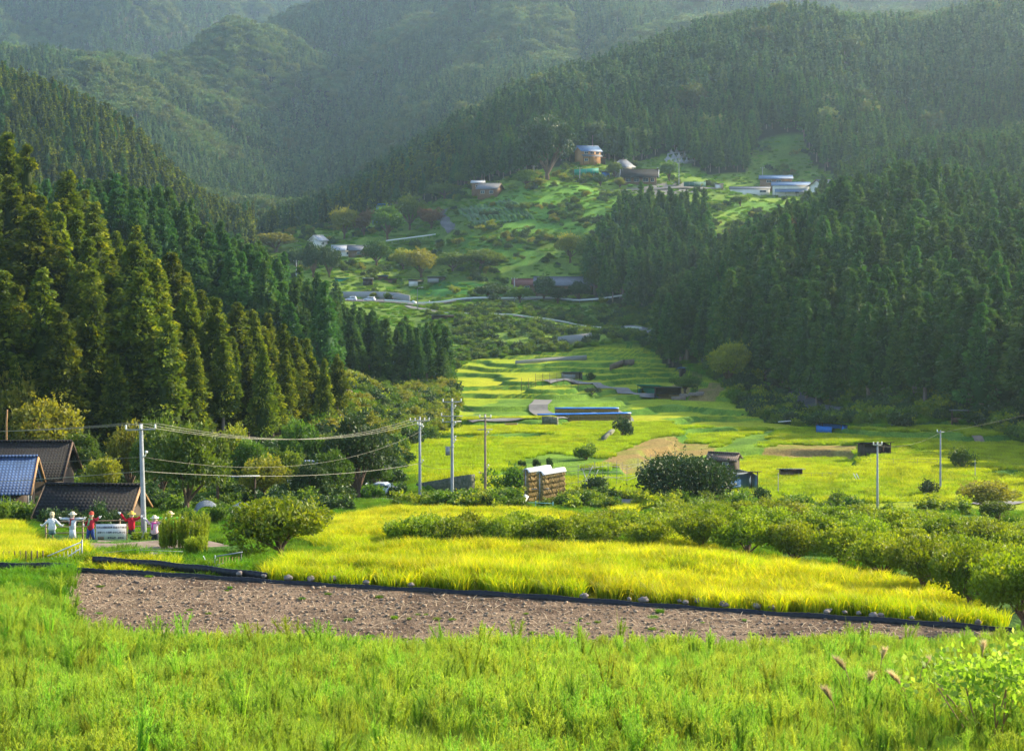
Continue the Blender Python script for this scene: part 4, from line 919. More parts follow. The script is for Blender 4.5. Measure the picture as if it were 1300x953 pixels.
greenhouse('white plastic tunnel half hidden below the carport', pt(303, 142), R(-8), 1.5, 2.0, 1.2)
# --- right side and valley floor
house('small hut with rusty white roof above the blue corrugated shed', find(919, 596, 180), R(-20), 3.6, 3.2, 1.5, .6, W_dark, T_brn, .4, wins=[(.6, .9, .8, .6)], cat='hut', name='hut')
shed('long low shed with grey roof and pale blue corrugated front', find(930, 620, 170), R(4), 5.4, 3.6, 1.7, mat('blue_corrugated', (0.25, 0.38, 0.60), .5, var=.35, scale=4, stretch=(6, .2, .1)), T_brn, .5, front=True)
shed('little brown crate store with flat grey roof at the edge of a paddy', find(1004, 606, 180), 0, 2.9, 1.6, 1.1, W_brown, T_grey, .15, front=True, cat='store', name='store')
shed('dark weathered shed between paddies on the right', find(1110, 578, 200), R(6), 4.2, 3.0, 1.7, W_dark, T_dark, .4, front=True)
shed('small open pavilion with white roof and brown posts under the cedars at right', find(1219, 537, 250), R(-10), 3.0, 2.6, 2.2, W_brown, T_white, .3, closed=True, wall_h=.9, cat='pavilion', name='pavilion')
shed('low shed with slate roof and bright blue front beside the dirt track', find(1056, 548, 250), R(-40), 5.4, 2.4, 1.3, M_blueT, T_dark, .3, front=True)
shed('grey roofed shed beside the stacked logs below the right wood', find(848, 505, 330), R(-8), 6.2, 4, 2.2, W_dark, T_grey, .5)
shed('green tarpaulin lean-to beside the log stacks', find(826, 500, 340), R(-25), 5.5, 3.6, 1.3, M_gsheet, M_gsheet, 1.0, cat='lean-to', name='lean_to')
shed('small pale roofed store on the slope above the log stacks', find(874, 487, 380), R(5), 5.0, 3.0, .9, W_dark, T_white, .2, cat='store', name='store')
shed('tiny blue tarpaulin hut at the foot of the right wood', find(868, 477, 400), R(5), 2.2, 2.0, 2.0, W_dark, M_blueT, .3, cat='hut', name='hut')
shed('tiny blue roofed pump hut in the middle of the far paddies', find(726, 480, 400), R(10), 5.0, 3.0, 1.4, W_grey, T_steel, .3, cat='hut', name='hut', front=True)
# --- village on the far slope
def vill(px, py, y0=640): return find(px, py, y0)
house('two storey wooden house with blue roof alone below the forest edge', vill(746, 207), R(24), 9.0, 7.0, 5.2, 2.0, W_orange, T_steel, .8, wins=[(-2.4, 4.2, 1.8, 1.0), (.4, 4.2, 1.8, 1.0), (3, 4.2, 1.4, 1.0), (-2.4, 1.2, 1.6, 1.1)], lower=(2.7, 9.5, 1.8, T_grey), side_wins=[(0, 4.0, 1.6, 1.0, 1)])
shed('low brown lean-to with rusty roof against the two storey house', vill(760, 208), R(24), 6, 4, 2.4, W_brown, T_rust, .8, cat='lean-to', name='lean_to')
house('brown wooden farmhouse with grey roof above the tea rows', vill(622, 250), R(-22), 8.5, 6.0, 3.4, 1.9, W_brown, T_grey, .7, wins=[(-2, 1.8, 1.6, 1.2), (1.8, 1.8, 1.6, 1.2)], barge=M_wood)
house('small tall outhouse with shining white roof beside the brown farmhouse', vill(607, 246), R(-5), 5.0, 4.0, 4.6, .7, W_brown, T_white, .5, wins=[(0, 3.2, 1.6, 1.0)], cat='outhouse', name='outhouse')
house('long dark tiled farmhouse with white gable ornament on the village terrace', vill(812, 234), R(-6), 14, 7.5, 3.4, 2.6, W_brown, T_dark, .9, wins=[(-4.5, 1.6, 2.2, 1.5), (-1.2, 1.6, 2.2, 1.5), (2.6, 1.6, 2.2, 1.5), (5.4, 1.6, 1.4, 1.5)], barge=M_white, lower=(2.5, 14, 1.5, T_dark))
house('hip roofed grey house behind the long dark farmhouse', vill(791, 222), R(30), 7, 6, 3.6, 2.6, W_grey, T_grey, .7, wins=[(0, 2, 1.6, 1.1)], hip=2.4)
house('long low white walled building with dark base at the left of the white group', vill(952, 248), R(-10), 16.0, 6.0, 2.6, .7, W_white, T_grey, .4, wins=[(5.4, 1.5, 2.6, .9)], cat='building', name='building')
house('brown upper building with bright blue roof behind the white hall', vill(985, 241), R(-6), 13.0, 7, 4.6, 1.2, W_brown, T_steel, .6, wins=[(-3, 3.4, 2, .9), (1, 3.4, 2, .9)], cat='building', name='building')
house('white hall with bright blue roof and two small dark windows', vill(1004, 250), R(-8), 14.5, 8, 4.6, 1.2, W_white, T_steel, .6, wins=[(2.4, 1.7, 1.4, .8), (5.0, 1.9, 1.2, .8)], cat='hall', name='hall', lower=(1.9, 13, 2.8, T_steel), side_wins=[(0, 2, 1.6, .9, 1)])
house('white two storey house with grey gable roof at the right of the white group', vill(1046, 252), R(38), 8.0, 7, 5.0, 2.0, W_white, T_grey, .6, wins=[(-2, 3.8, 1.4, 1.1), (2, 3.8, 1.4, 1.1), (-2, 1.4, 1.4, 1.1), (2, 1.4, 1.4, 1.1)], barge=W_brown)
shed('little white shed beside the village road', vill(913, 240), 0, 4.0, 2.6, 2.6, W_white, T_white, .2, front=True)
house('white walled house with light grey roof beside the pale rice strip', vill(436, 326), R(10), 8.5, 6.5, 2.8, 1.6, W_white, T_white, .7, wins=[(-2, 1.5, 1.6, 1.1), (1.8, 1.5, 1.6, 1.1)])
house('grey roofed wing attached beside the white walled house', vill(455, 326), R(10), 7.5, 6.0, 2.8, 1.5, W_brown, T_grey, .7, wins=[(0, 1.5, 1.6, 1.1)], cat='wing')
house('small white gabled house among the yellowing trees', vill(404, 314), R(60), 6.0, 5.0, 3.0, 1.8, W_white, T_white, .5, wins=[(0, 1.6, 1.4, 1)], barge=M_white)
house('pale roofed house farthest left in the gorge mouth', at(336, 780), R(5), 17.0, 7.0, 2.6, 1.3, W_white, T_white, .6, wins=[(-3, 1.5, 2, 1), (2, 1.5, 2, 1)])
house('long grey roofed barn above the road in the trees', vill(716, 372), R(-2), 18.5, 7, 3.0, 2.2, W_brown, T_grey, .8, wins=[(-6, 1.5, 1.8, 1), (6, 1.5, 1.8, 1)], cat='barn', name='barn')
house('dark red roofed house left of the long grey barn', vill(676, 370), R(4), 12.5, 6, 2.6, 1.5, W_brown, T_rust, .7, wins=[(-2, 1.4, 1.6, 1), (2, 1.4, 1.6, 1)])
house('thatched brown cottage on the bushy slope by the left wood', find(427, 506, 262), R(-15), 3.4, 3.4, 1.6, 1.5, W_brown, T_brn, .7, wins=[(.8, .9, .7, .6)], hip=1.0, cat='cottage', name='cottage')
shed('pale blue sheeted shelter on the bushy slope behind the thatched cottage', find(412, 486, 300), R(5), 4.0, 2.4, 1.5, T_steel, T_steel, .2, front=True, cat='shelter', name='shelter')
for px, py, w, h, wl, rf, lb in ((467, 362, 4.2, 2.6, W_dark, T_white, 'dark hut with white roof on the grass above the parked cars'), (528, 363, 6.4, 2.4, W_white, T_grey, 'grey roofed shed with white wall on the green slope above the road'),
                             (554, 358, 7.6, 1.9, W_grey, T_white, 'long shed with gleaming white roof at the top of the green slope'), (562, 406, 8.0, 1.4, W_dark, T_white, 'low white roofed shelter between the two valley roads'),
                             (485, 355, 5.0, 1.4, W_brown, M_blueT, 'small shed under a sky blue tarpaulin below the pale rice strip'), (496, 358, 5.0, 1.0, W_brown, T_brn, 'low brown shed right of the blue tarpaulin shed'), (434, 357, 6.0, 1.0, M_gsheet, M_gsheet, 'low teal covered rack left of the dark hut')):
    shed(lb, vill(px, py, 600), R(4), w, w * .55, h, wl, rf, .4, front=True)
shed('sky blue tarpaulin draped over a sloping frame at the forest edge', vill(488, 266), R(20), 8.0, 5.0, 1.6, M_blueT, M_blueT, 1.4, cat='tarpaulin', name='tarpaulin_shelter')
shed('smaller sky blue tarpaulin among the trees lower down', vill(478, 284), R(-10), 4.0, 3.0, 1.2, M_blueT, M_blueT, .8, cat='tarpaulin', name='tarpaulin_shelter')
shed('little shed with turquoise sheet at the end of the green netting', vill(769, 224), R(4), 4.0, 3.0, 2.2, M_blueT, T_white, .3, cat='shed', front=True)
shed('turquoise tarpaulin heap on the field in front of the dark farmhouse', vill(820, 252), R(4), 5.4, 2.0, .9, M_blueT, M_blueT, .3, cat='tarpaulin', name='tarpaulin_shelter')
# --- walls, slabs, netting
def wall_line(name, label, cat, pts, h, th, m, ys=None, y0=60, group=None, base=-.5, toph=None):
    P = [find(a, b, y0) if ys is None else at(a, ys[i]) for i, (a, b) in enumerate(pts)]
    o = P[0]; V = []; n = len(P)
    for i, q in enumerate(P):
        d = (P[min(i + 1, n - 1)] - P[max(i - 1, 0)]); d = Vector((d.x, d.y, 0)).normalized(); s = Vector((-d.y, d.x, 0)) * th / 2; hh = h if toph is None else toph[i]
        for a, b in ((-1, base), (1, base), (1, hh), (-1, hh)): r = q - o + s * a; V.append((r.x, r.y, r.z + b))
    Q = [(i * 4 + k, i * 4 + (k + 1) % 4, i * 4 + 4 + (k + 1) % 4, i * 4 + 4 + k) for i in range(n - 1) for k in range(4)] + [(0, 3, 2, 1), ((n - 1) * 4, (n - 1) * 4 + 1, (n - 1) * 4 + 2, (n - 1) * 4 + 3)]
    mb = MB(); mb.add(V, Q); ob = mb.build(name, m, None, o); return tag(ob, label, cat, group)
wall_line('stone_wall', 'mossy dry stone wall rising behind the grey utility poles', 'wall', [(532, 0), (560, 0), (585, 0), (599, 0)], 1, .8, W_stone, ys=[196, 192, 190, 188], toph=[.6, 1.5, 2.2, 2.5])
wall_line('stone_wall', 'dark rocky outcrop wall in the middle paddies', 'wall', [(690, 540), (700, 539), (708, 541)], 1.6, .8, W_stone, y0=230)
wall_line('stone_wall', 'pale stone retaining wall beside the small channel', 'wall', [(800, 546), (796, 536), (792, 528)], .7, .6, W_stone, y0=250)
wall_line('stone_wall', 'stone wall under the paddy left of the channel', 'wall', [(766, 562), (772, 556), (778, 551)], .9, .7, W_stone, y0=240)
wall_line('stone_wall', 'curved stone wall under the bright paddy at right centre', 'wall', [(905, 598), (925, 603), (945, 609)], 1.2, .6, W_stone, y0=180)
wall_line('retaining_wall', 'dark curved retaining wall behind the parked cars', 'wall', [(432, 0), (455, 0), (480, 0), (505, 0), (520, 0)], 3.0, .5, W_grey, ys=[712, 711, 709, 703, 692])
wall_line('retaining_wall', 'long grey block wall among the bushes below the lane', 'wall', [(708, 439), (730, 439), (751, 438)], 3.0, .5, W_grey, y0=560)
wall_line('retaining_wall', 'low grey wall along the back of the far paddies', 'wall', [(655, 462), (700, 458), (745, 456)], 1.0, .5, W_grey, y0=490)
wall_line('retaining_wall', 'brown earth terrace wall in the far right paddies', 'wall', [(775, 470), (790, 464), (805, 462)], 1.4, .5, M_earth, y0=400)
def netting(label, a, b, h, m, y0=640):
    P = [vill(*a), vill(*b)]; o = empty('net_fence', P[0], 0, label, 'fence'); d = P[1] - P[0]
    for k in range(5):
        q = MB(); v = d * k / 4; q.box((v.x, v.y, v.z + h / 2 - .3), (.12, .12, h + .6)); q.build('post', M_steelgrey, o)
    q = MB(); n = Vector((-d.y, d.x, 0)).normalized() * .03
    q.add([tuple(Vector((v.x, v.y, v.z + zz)) + s * n) for s in (-1, 1) for v, zz in ((Vector((0, 0, 0)), .3), (d, .3), (d, h), (Vector((0, 0, 0)), h))], [(0, 1, 2, 3), (7, 6, 5, 4), (0, 4, 5, 1), (1, 5, 6, 2), (2, 6, 7, 3), (3, 7, 4, 0)]); q.build('net', m, o)
netting('green netting fence round a small yard on the village slope', (729, 224), (760, 222), 3.4, M_gsheet)
netting('dark green netting fence beside the village road', (868, 238), (896, 238), 2.8, mat('dark_net', (0.02, 0.10, 0.08), .8))
# concrete platform with a square well cover
p = find(818, 648, 160); o = empty('concrete_platform', p, R(-8), 'flat grey concrete platform at the foot of the dark spreading tree', 'platform')
q = MB(); q.box((0, 1.2, -.15), (5.2, 5.0, 1.3)); q.build('slab', M_conc, o); q = MB(); q.box((.3, -1.9, .1), (6.0, 1.2, .5)); q.build('step', M_conc, o)
o = empty('well_cover', p + Vector((1.0, 3.0, .5)), R(-8), 'square wooden well cover on the concrete platform', 'well cover'); q = MB()
for a, b, c, d in ((0, .7, 1.7, .3), (0, -.7, 1.7, .3), (.7, 0, .3, 1.1), (-.7, 0, .3, 1.1)): q.box((a, b, .12), (c, d, .24))
q.build('frame', mat('pale_wood', (.5, .38, .28), .8), o); q = MB(); q.box((0, 0, .03), (1.1, 1.1, .06)); q.build('lid', W_dark, o)
# graveyard terraces
M_gr = mat('grave_granite', (0.34, 0.34, 0.35), .7, var=.3)
gy = [(846, 207), (852, 205), (858, 203), (865, 203), (872, 203), (878, 202), (848, 199), (855, 197), (862, 197), (869, 196), (876, 197), (852, 192), (859, 190), (866, 189), (873, 191), (842, 213), (835, 216), (828, 218)]
gm0 = None
for k, (a, b) in enumerate(sorted(gy)):
    q0 = vill(a, b + 3, 760)
    if gm0 is None:
        gm0 = empty('gravestone', q0, 0, 'pale granite gravestone on the terraced graveyard below the forest', 'gravestone', 'gravestones on the village graveyard')
        q = MB(); q.box((0, 0, .25), (2.0, 1.6, 1.3)); q.build('base', M_gr, gm0); q = MB(); q.box((0, 0, 1.15), (1.2, .9, .5)); q.build('plinth', M_gr, gm0); q = MB(); q.box((0, 0, 2.0), (.7, .6, 1.3)); q.build('stone', M_gr, gm0, bevel=.05)
        o = gm0
    else: o = copy_tree(gm0)
    o['label'] = nth(k, 'pale granite gravestone on the terraced village graveyard'); o.location = q0; o.rotation_euler = (0, 0, random.uniform(-.4, .4))
for a, b, c in (('lower', 209, [(838, 213), (860, 209), (882, 206)]), ('middle', 202, [(844, 204), (862, 201), (884, 199)]), ('upper', 196, [(848, 197), (866, 194), (884, 193)])):
    wall_line('terrace_wall', a + ' stone terrace wall of the village graveyard', 'wall', c, .9, .5, M_gr, y0=760)
# ------------------------------------------------------------------ poles and wires
def pole(label, p, h, r=.16, m=None, arms=(), lean=(0, 0), name='utility_pole', transformer=False, clamps=(), steps=False, group=None):
    o = empty(name, p, 0, label, 'utility pole', group); o.rotation_euler = (lean[0], lean[1], 0)
    q = MB(); q.tube([(0, 0, -.8), (0, 0, 0), (0, 0, h)], [r * 1.05, r, r * .62], 12); q.build('post', m or M_pole, o, smooth=True)
    for (z, w, rz, ins) in arms:
        q = MB(); q.box((0, -.12, z), (w, .09, .09), rz=rz); a = q.build('crossarm', M_steelgrey, o)
        for k in range(ins):
            t = -w / 2 + w * k / max(1, ins - 1); i_ = MB(); i_.tube([(t * math.cos(rz), -.12 + t * math.sin(rz), z + .03), (t * math.cos(rz), -.12 + t * math.sin(rz), z + .22)], [.075, .05], 8); i_.ball((t * math.cos(rz), -.12 + t * math.sin(rz), z + .26), .075, 8, 5); i_.build('insulator', M_ins, a)
    if transformer:
        q = MB(); q.tube([(-.45, -.1, transformer - .45), (-.45, -.1, transformer + .35)], .24, 12); tr = q.build('transformer', M_steelgrey, o); q = MB(); q.box((-.25, -.1, transformer + .42), (1.0, .1, .08)); q.build('bracket', M_steelgrey, tr)
    for z in clamps:
        q = MB(); q.tube([(.1, -.1, z), (.28, -.18, z + .14), (.34, -.18, z + .3)], .05, 6); q.ball((.34, -.18, z + .34), .1, 8, 5); q.build('clamp', M_ins, o)
    return o
PA = at(183, 111); PB = at(533, 180); PC = at(574, 178); PD = at(616, 184)
def hz(py, p): return p.y * (300 - py) / F + EYE - p.z
pole('slightly leaning grey concrete utility pole beside the white banner', PA, hz(538, PA), .19, arms=[(hz(543, PA) - .1, 1.9, 0, 3)], lean=(0, R(-1.6)), clamps=(hz(580, PA),))
pole('grey concrete utility pole with many insulators, leftmost of the centre three', PB, hz(529, PB), .17, arms=[(hz(534, PB), 2.0, R(8), 5), (hz(540, PB), 1.5, R(-70), 3)], clamps=(hz(545, PB), hz(588, PB)))
pole('tallest utility pole carrying a small transformer box', PC, hz(506, PC), .18, arms=[(hz(510, PC), 1.9, R(10), 3), (hz(528, PC), 2.2, 0, 1), (hz(535, PC), 2.0, R(18), 1)], transformer=hz(572, PC), clamps=(hz(519, PC), hz(540, PC), hz(558, PC), hz(562, PC)))
pole('brown weathered wooden utility pole, rightmost of the centre three', PD, hz(525, PD), .15, M_polew, arms=[(hz(530, PD), 1.2, 0, 3), (hz(545, PD), 1.6, R(5), 0)], clamps=(hz(552, PD), hz(594, PD)))
for px, py, top, y0, lb, arms in ((1114, 646, 562, 160, 'grey utility pole with insulator cluster rising out of the orchard', 3), (1194, 622, 546, 190, 'plain grey utility pole in the right hand paddies', 1), (1238, 608, 583, 200, 'short thin pole near the right edge of the paddies', 0), (988, 628, 600, 180, 'thin short post at the near edge of the right paddies', 0)):
    p = find(px, py, y0); H = hz(top, p); pole(lb, p, H, .13 if arms else .06, arms=[(H - .2, .9, R(15), arms)] if arms else ())
for px, py, top, y0, lb in ((736, 232, 212, 700, 'far utility pole below the two storey wooden house'), (862, 237, 196, 700, 'far white utility pole in front of the graveyard'), (968, 236, 212, 760, 'far utility pole behind the white hall'), (653, 383, 352, 640, 'far utility pole left of the dark red roof'), (376, 372, 330, 600, 'far pole among the conifers beside the road bend'), (678, 228, 210, 760, 'thin far pole in front of the big round evergreen')):
    p = find(px, py, y0); H = hz(top, p); pole(lb, p, H, .2, arms=[(H - .6, 2.2, R(10), 2)])
p = find(530, 394, 640); H = hz(365, p); o = empty('street_lamp', p, 0, 'tall grey street lamp beside the two parked cars', 'street lamp'); q = MB(); q.tube([(0, 0, -.5), (0, 0, H - .6), (.3, 0, H), (1.6, 0, H + .1)], [.14, .1, .08, .06], 8); q.build('post', M_steelgrey, o); q = MB(); q.box((1.8, 0, H + .1), (.9, .35, .16)); q.build('lamp_head', M_white, o, bevel=.04)
def top(p, z, dx=0, dy=0): return Vector((p.x + dx, p.y + dy, p.z + z))
def wire(label, a, b, sag, r=.022, group='overhead wires between the poles', m=None):
    pts = [a.lerp(b, t / 24) + Vector((0, 0, -4 * sag * (t / 24) * (1 - t / 24))) for t in range(25)]
    q = MB(); q.tube([tuple(v - a) for v in pts], r * .55, 5); return tag(q.build('overhead_wire', m or M_wire, None, a), label, 'wire', group)
M_wire = mat('weathered_cable', (0.24, 0.23, 0.18), .6, var=.15)
hA = hz(540, PA); lx = math.tan(R(-1.6)) * hA
OFF = Vector((xat(-330, 118), 118, 0)); OFF.z = EYE + (300 - 540) / F * 118
for k, dx in enumerate((-.95, 0, .95)):
    kk = ('left', 'middle', 'right')[k]
    a = top(PA, hA + .15, lx + dx); wire(kk + ' top wire from the leaning pole to the left edge', OFF + Vector((0, dx * .3, 0)), a, .55, .024, 'top wires left of the leaning pole')
    wire(kk + ' top wire between the leaning pole and the centre poles', a, top(PB, hz(532, PB), dx * .95, dx * .2), 1.55, .026, 'top wires right of the leaning pole')
    wire(kk + ' top wire between the leftmost and tallest centre poles', top(PB, hz(532, PB), dx * .95, dx * .2), top(PC, hz(508, PC), dx * .9, dx * .2), .25, .02, 'top wires between centre poles')
    wire(kk + ' thin wire from the tallest to the wooden pole', top(PC, hz(508, PC), dx * .9, dx * .2), top(PD, hz(529, PD), dx * .5), .3, .014, 'wires to the wooden pole')
wire('middle telephone wire left of the leaning pole', OFF + Vector((0, 0, -2.6)), top(PA, hz(580, PA), -.1), .35, .016)
wire('middle telephone wire sagging right of the leaning pole', top(PA, hz(580, PA), -.1), top(PB, hz(548, PB)), 1.9, .018)
wire('lowest thick cable left of the leaning pole', OFF + Vector((0, 0, -4.4)), top(PA, hz(598, PA), -.1), .3, .035)
wire('lowest thick cable crossing in front of the garden trees', top(PA, hz(598, PA), -.1), top(PB, hz(588, PB)), .75, .036)
wire('short cable between the leftmost and tallest centre poles', top(PB, hz(588, PB)), top(PC, hz(594, PC)), .3, .03)
PE = find(1114, 646, 160); PF = find(1194, 622, 190)
wire('thin wire across the right paddies to the insulator pole', top(PE, hz(566, PE)), top(PF, hz(549, PF)), .6, .014)
wire('thin wire leaving the plain pole for the right edge', top(PF, hz(549, PF)), at(1420, 260) + Vector((0, 0, 7)), .6, .014)
# ------------------------------------------------------------------ scarecrows and their fence
skin = mat('cloth_face', (0.68, 0.55, 0.42), .9, var=.1); cl = lambda n, c: mat('cloth_' + n, c, .95, var=.3, scale=14)
M_glove = mat('white_glove', (0.8, 0.8, 0.8), .9, var=.1)
def scarecrow(label, px, py, Y, arms, shirt, legs, hat, hatc, stand='legs', belly=1.0, scarf=None, lean=0, rz=0, H=1.86):
    p = at(px, Y); 
    o = empty('scarecrow', p + Vector((0, 0, .1)), rz, label, 'scarecrow'); o.scale = (1.14, 1.14, 1.14); o.rotation_euler = (0, R(lean), rz)
    s = MB(); s.tube([(0, .12, -.25), (0, .12, 1.45)], .035, 6); s.build('stake', M_wood, o)
    t = MB(); t.tube([(0, 0, .78), (0, 0, .9), (0, -.02, 1.1), (0, 0, 1.32), (0, 0, 1.43), (0, 0, 1.47)], [.15 * belly, .19 * belly, .19, .21, .13, .06], 12)
    for sd, pts in zip((-1, 1), arms):
        P = [(sd * .12, 0, 1.38)] + [(sd * a, 0, b) for a, b in pts]; t.tube(P, [.10] + [.075] * (len(P) - 2) + [.06], 8)
    t.build('shirt', shirt, o, smooth=True)
    if legs:
        l = MB()
        if stand == 'legs':
            for sd, (kx, fx) in zip((-1, 1), ((.12, .14), (.16, .3))): l.tube([(sd * .08, 0, .85), (sd * kx, -.05, .45), (sd * fx, 0, .06)], [.13, .1, .075], 8)
        elif stand == 'short': l.tube([(0, 0, .86), (-.1, 0, .55)], [.17, .11], 8); l.tube([(0, 0, .86), (.12, 0, .55)], [.15, .11], 8)
        else: l.tube([(0, 0, .9), (0, 0, .35)], [.16, .2], 10)
        l.build('trousers' if stand != 'skirt' else 'skirt', legs, o, smooth=True)
        if stand == 'legs':
            b = MB(); b.ball((-.14, -.06, .06), (.07, .14, .06), 8, 5); b.ball((.3, -.06, .06), (.07, .14, .06), 8, 5); b.build('boots', W_dark, o)
    h = MB(); h.ball((0, 0, 1.6), (.125, .125, .15), 12, 9); hd = h.build('head', skin, o, smooth=True)
    e = MB()
    for sd in (-1, 1): e.ball((sd * .045, -.115, 1.63), .016, 6, 5)
    e.ball((0, -.125, 1.6), .018, 6, 5); e.tube([(-.04, -.115, 1.54), (0, -.122, 1.53), (.04, -.115, 1.54)], .009, 5); e.build('face', W_dark, hd)
    if hat:
        k = MB(); br = .24 if hat == 'brim' else .15
        k.tube([(0, 0, 1.665), (0, 0, 1.69), (0, 0, 1.70), (0, 0, 1.79), (0, 0, 1.83)], [br, br * .98, .135, .12, .05], 14)
        if hat == 'cap': k.box((0, -.17, 1.68), (.16, .14, .02))
        k.build('hat', hatc, o, smooth=False)
    for sd, pts in zip((-1, 1), arms):
        a, b = pts[-1]; gl = MB(); gl.ball((sd * (a + .05), 0, b + .02), (.06, .045, .075), 8, 6)
        for f in range(4): gl.tube([(sd * (a + .08), -.03 + .02 * f, b + .04), (sd * (a + .15), -.03 + .02 * f, b + .07 + .01 * f)], [.014, .011], 5)
        gl.tube([(sd * (a + .04), -.04, b + .05), (sd * (a + .06), -.07, b + .11)], [.015, .011], 5); gl.build('glove', M_glove, o)
    if scarf:
        k = MB(); k.tube([(-.12, -.14, 1.43), (0, -.17, 1.40), (.12, -.14, 1.43)], .045, 6); k.tube([(-.06, -.17, 1.40), (-.1, -.21, 1.05)], [.05, .06], 6); k.build('scarf', scarf, o)
    return o
Ys = 110.0
straight = [(.35, 1.42), (.62, 1.42)]; droop = [(.28, 1.25), (.52, 1.02)]; wavey = [(.32, 1.3), (.5, 1.5), (.62, 1.68)]; up = [(.3, 1.35), (.48, 1.6)]
scarecrow('scarecrow in a loose white smock with drooping sleeves and grey blue trousers, leftmost', 66, 691, Ys, (droop, droop), cl('white', (.75, .75, .76)), cl('greyblue', (.16, .24, .27)), 'cap', cl('straw', (.6, .5, .3)), belly=1.25, stand='short')
scarecrow('scarecrow in a pale dress with dark red scarf and white sun hat', 92, 690, Ys, (straight, straight), cl('pale', (.6, .62, .68)), cl('white', (.75, .75, .76)), 'brim', cl('cream', (.7, .62, .45)), stand='skirt', scarf=cl('maroon', (.3, .04, .04)))
scarecrow('scarecrow striding in red shirt, blue overalls and red cap', 114, 691, Ys, ([(.25, 1.2), (.3, 1.0)], [(.3, 1.35), (.42, 1.5)]), cl('red', (.5, .03, .05)), cl('blue', (.03, .06, .22)), 'cap', cl('redcap', (.55, .08, .05)), scarf=cl('grass', (.2, .4, .2)), lean=3)
scarecrow('scarecrow in crimson t-shirt and yellow straw hat with bent bare arms', 167, 691, Ys, (wavey, [(.3, 1.38), (.5, 1.5)]), cl('crimson', (.42, .01, .03)), cl('black', (.03, .03, .04)), 'brim', cl('yellowhat', (.75, .45, .08)), stand='short')
scarecrow('scarecrow in pink and white blouse with raised hands and black trousers behind the leaning pole', 196, 692, Ys - 1.5, (up, [(.35, 1.4), (.5, 1.62)]), cl('pink', (.75, .45, .55)), cl('black', (.03, .03, .04)), 'brim', cl('cream', (.7, .62, .45)), scarf=cl('magenta', (.7, .08, .35)), belly=1.15)
scarecrow('scarecrow in bright green sleeves and patterned pinafore, rightmost of the row', 216, 690, Ys, (straight, straight), cl('green', (.12, .62, .06)), cl('pattern', (.45, .32, .25)), 'brim', cl('strawhat', (.65, .5, .28)), stand='skirt')
# wooden fence
def rail_fence(label, pts, zs, m, post_h, y, step=2.0, name='wooden_fence', r=.035):
    x0, x1 = pts; p0 = at(x0, y); p1 = at(x1, y); o = empty(name, p0, 0, label, 'fence'); d = p1 - p0; n = max(1, int(d.length / step))
    for k in range(n + 1):
        v = d * k / n; gzv = gz(p0.x + v.x, p0.y + v.y) - p0.z; q = MB(); q.box((v.x, v.y, gzv + post_h / 2 - .15), (.09, .09, post_h + .3)); q.build('post', m, o)
    for z in zs:
        q = MB(); q.tube([tuple(Vector((d.x * k / n, d.y * k / n - .07, gz(p0.x + d.x * k / n, p0.y + d.y * k / n) - p0.z + z))) for k in range(n + 1)], r, 6); q.build('rail', m, o)
    return o
rail_fence('wooden rail fence running behind the scarecrows', (58, 246), (.45, .85, 1.2), mat('weathered_rail', (.40, .28, .18), .85, var=.3), 1.3, 111.6)
# banner with its writing
Yb = 109.2; c = at(141, Yb); o = empty('banner_sign', c, R(2), 'white banner sign with rows of dark writing tied to the fence', 'sign'); bw, bh = 1.92, 1.04; bz = hz(665, c) - bh / 2
q = MB(); q.box((0, 0, bz), (bw, .03, bh)); q.build('banner', mat('banner_cloth', (.70, .66, .66), .8, var=.06), o)
for s_ in (-1, 1):
    q = MB(); q.tube([(s_ * (bw / 2 + .03), .03, -.2), (s_ * (bw / 2 + .03), .03, bz + bh / 2 + .05)], .025, 6); q.build('post', M_wood, o)
M_ink = mat('dark_ink', (.06, .05, .09), .8, var=.1); M_inkr = mat('red_ink', (.45, .04, .05), .8, var=.1); q = MB(); q.box((-bw * .34, -.019, bz - bh * .36), (.40, .006, .2)); q.build('printed_block', mat('brown_print', (.22, .15, .10), .8), o)
def text(parent, s, x, z, size, m, maxw=None):
    cu = bpy.data.curves.new('lettering', 'FONT'); cu.body = s; cu.size = size; cu.extrude = .003; cu.align_x = 'CENTER'; cu.align_y = 'CENTER'; cu.offset = .004; cu.materials.append(m)
    tmp = bpy.data.objects.new('lettering_curve', cu); COL.objects.link(tmp); bpy.context.view_layer.update()
    me = bpy.data.meshes.new_from_object(tmp.evaluated_get(bpy.context.evaluated_depsgraph_get())); bpy.data.objects.remove(tmp); bpy.data.curves.remove(cu)
    if not len(me.materials): me.materials.append(m)
    t = link('lettering', me, parent, (x, -.024, z)); t.rotation_euler = (R(90), 0, 0); return t
text(o, '日本の棚田百選 四谷の千枚田', .03, bz + bh * .29, .145, M_ink); text(o, 'お米づくり体験 かかしまつり', .02, bz - bh * .02, .135, M_ink)
text(o, '鞍掛山麓', .05, bz - bh * .36, .13, M_ink); text(o, '保存会', .62, bz - bh * .36, .13, M_ink)
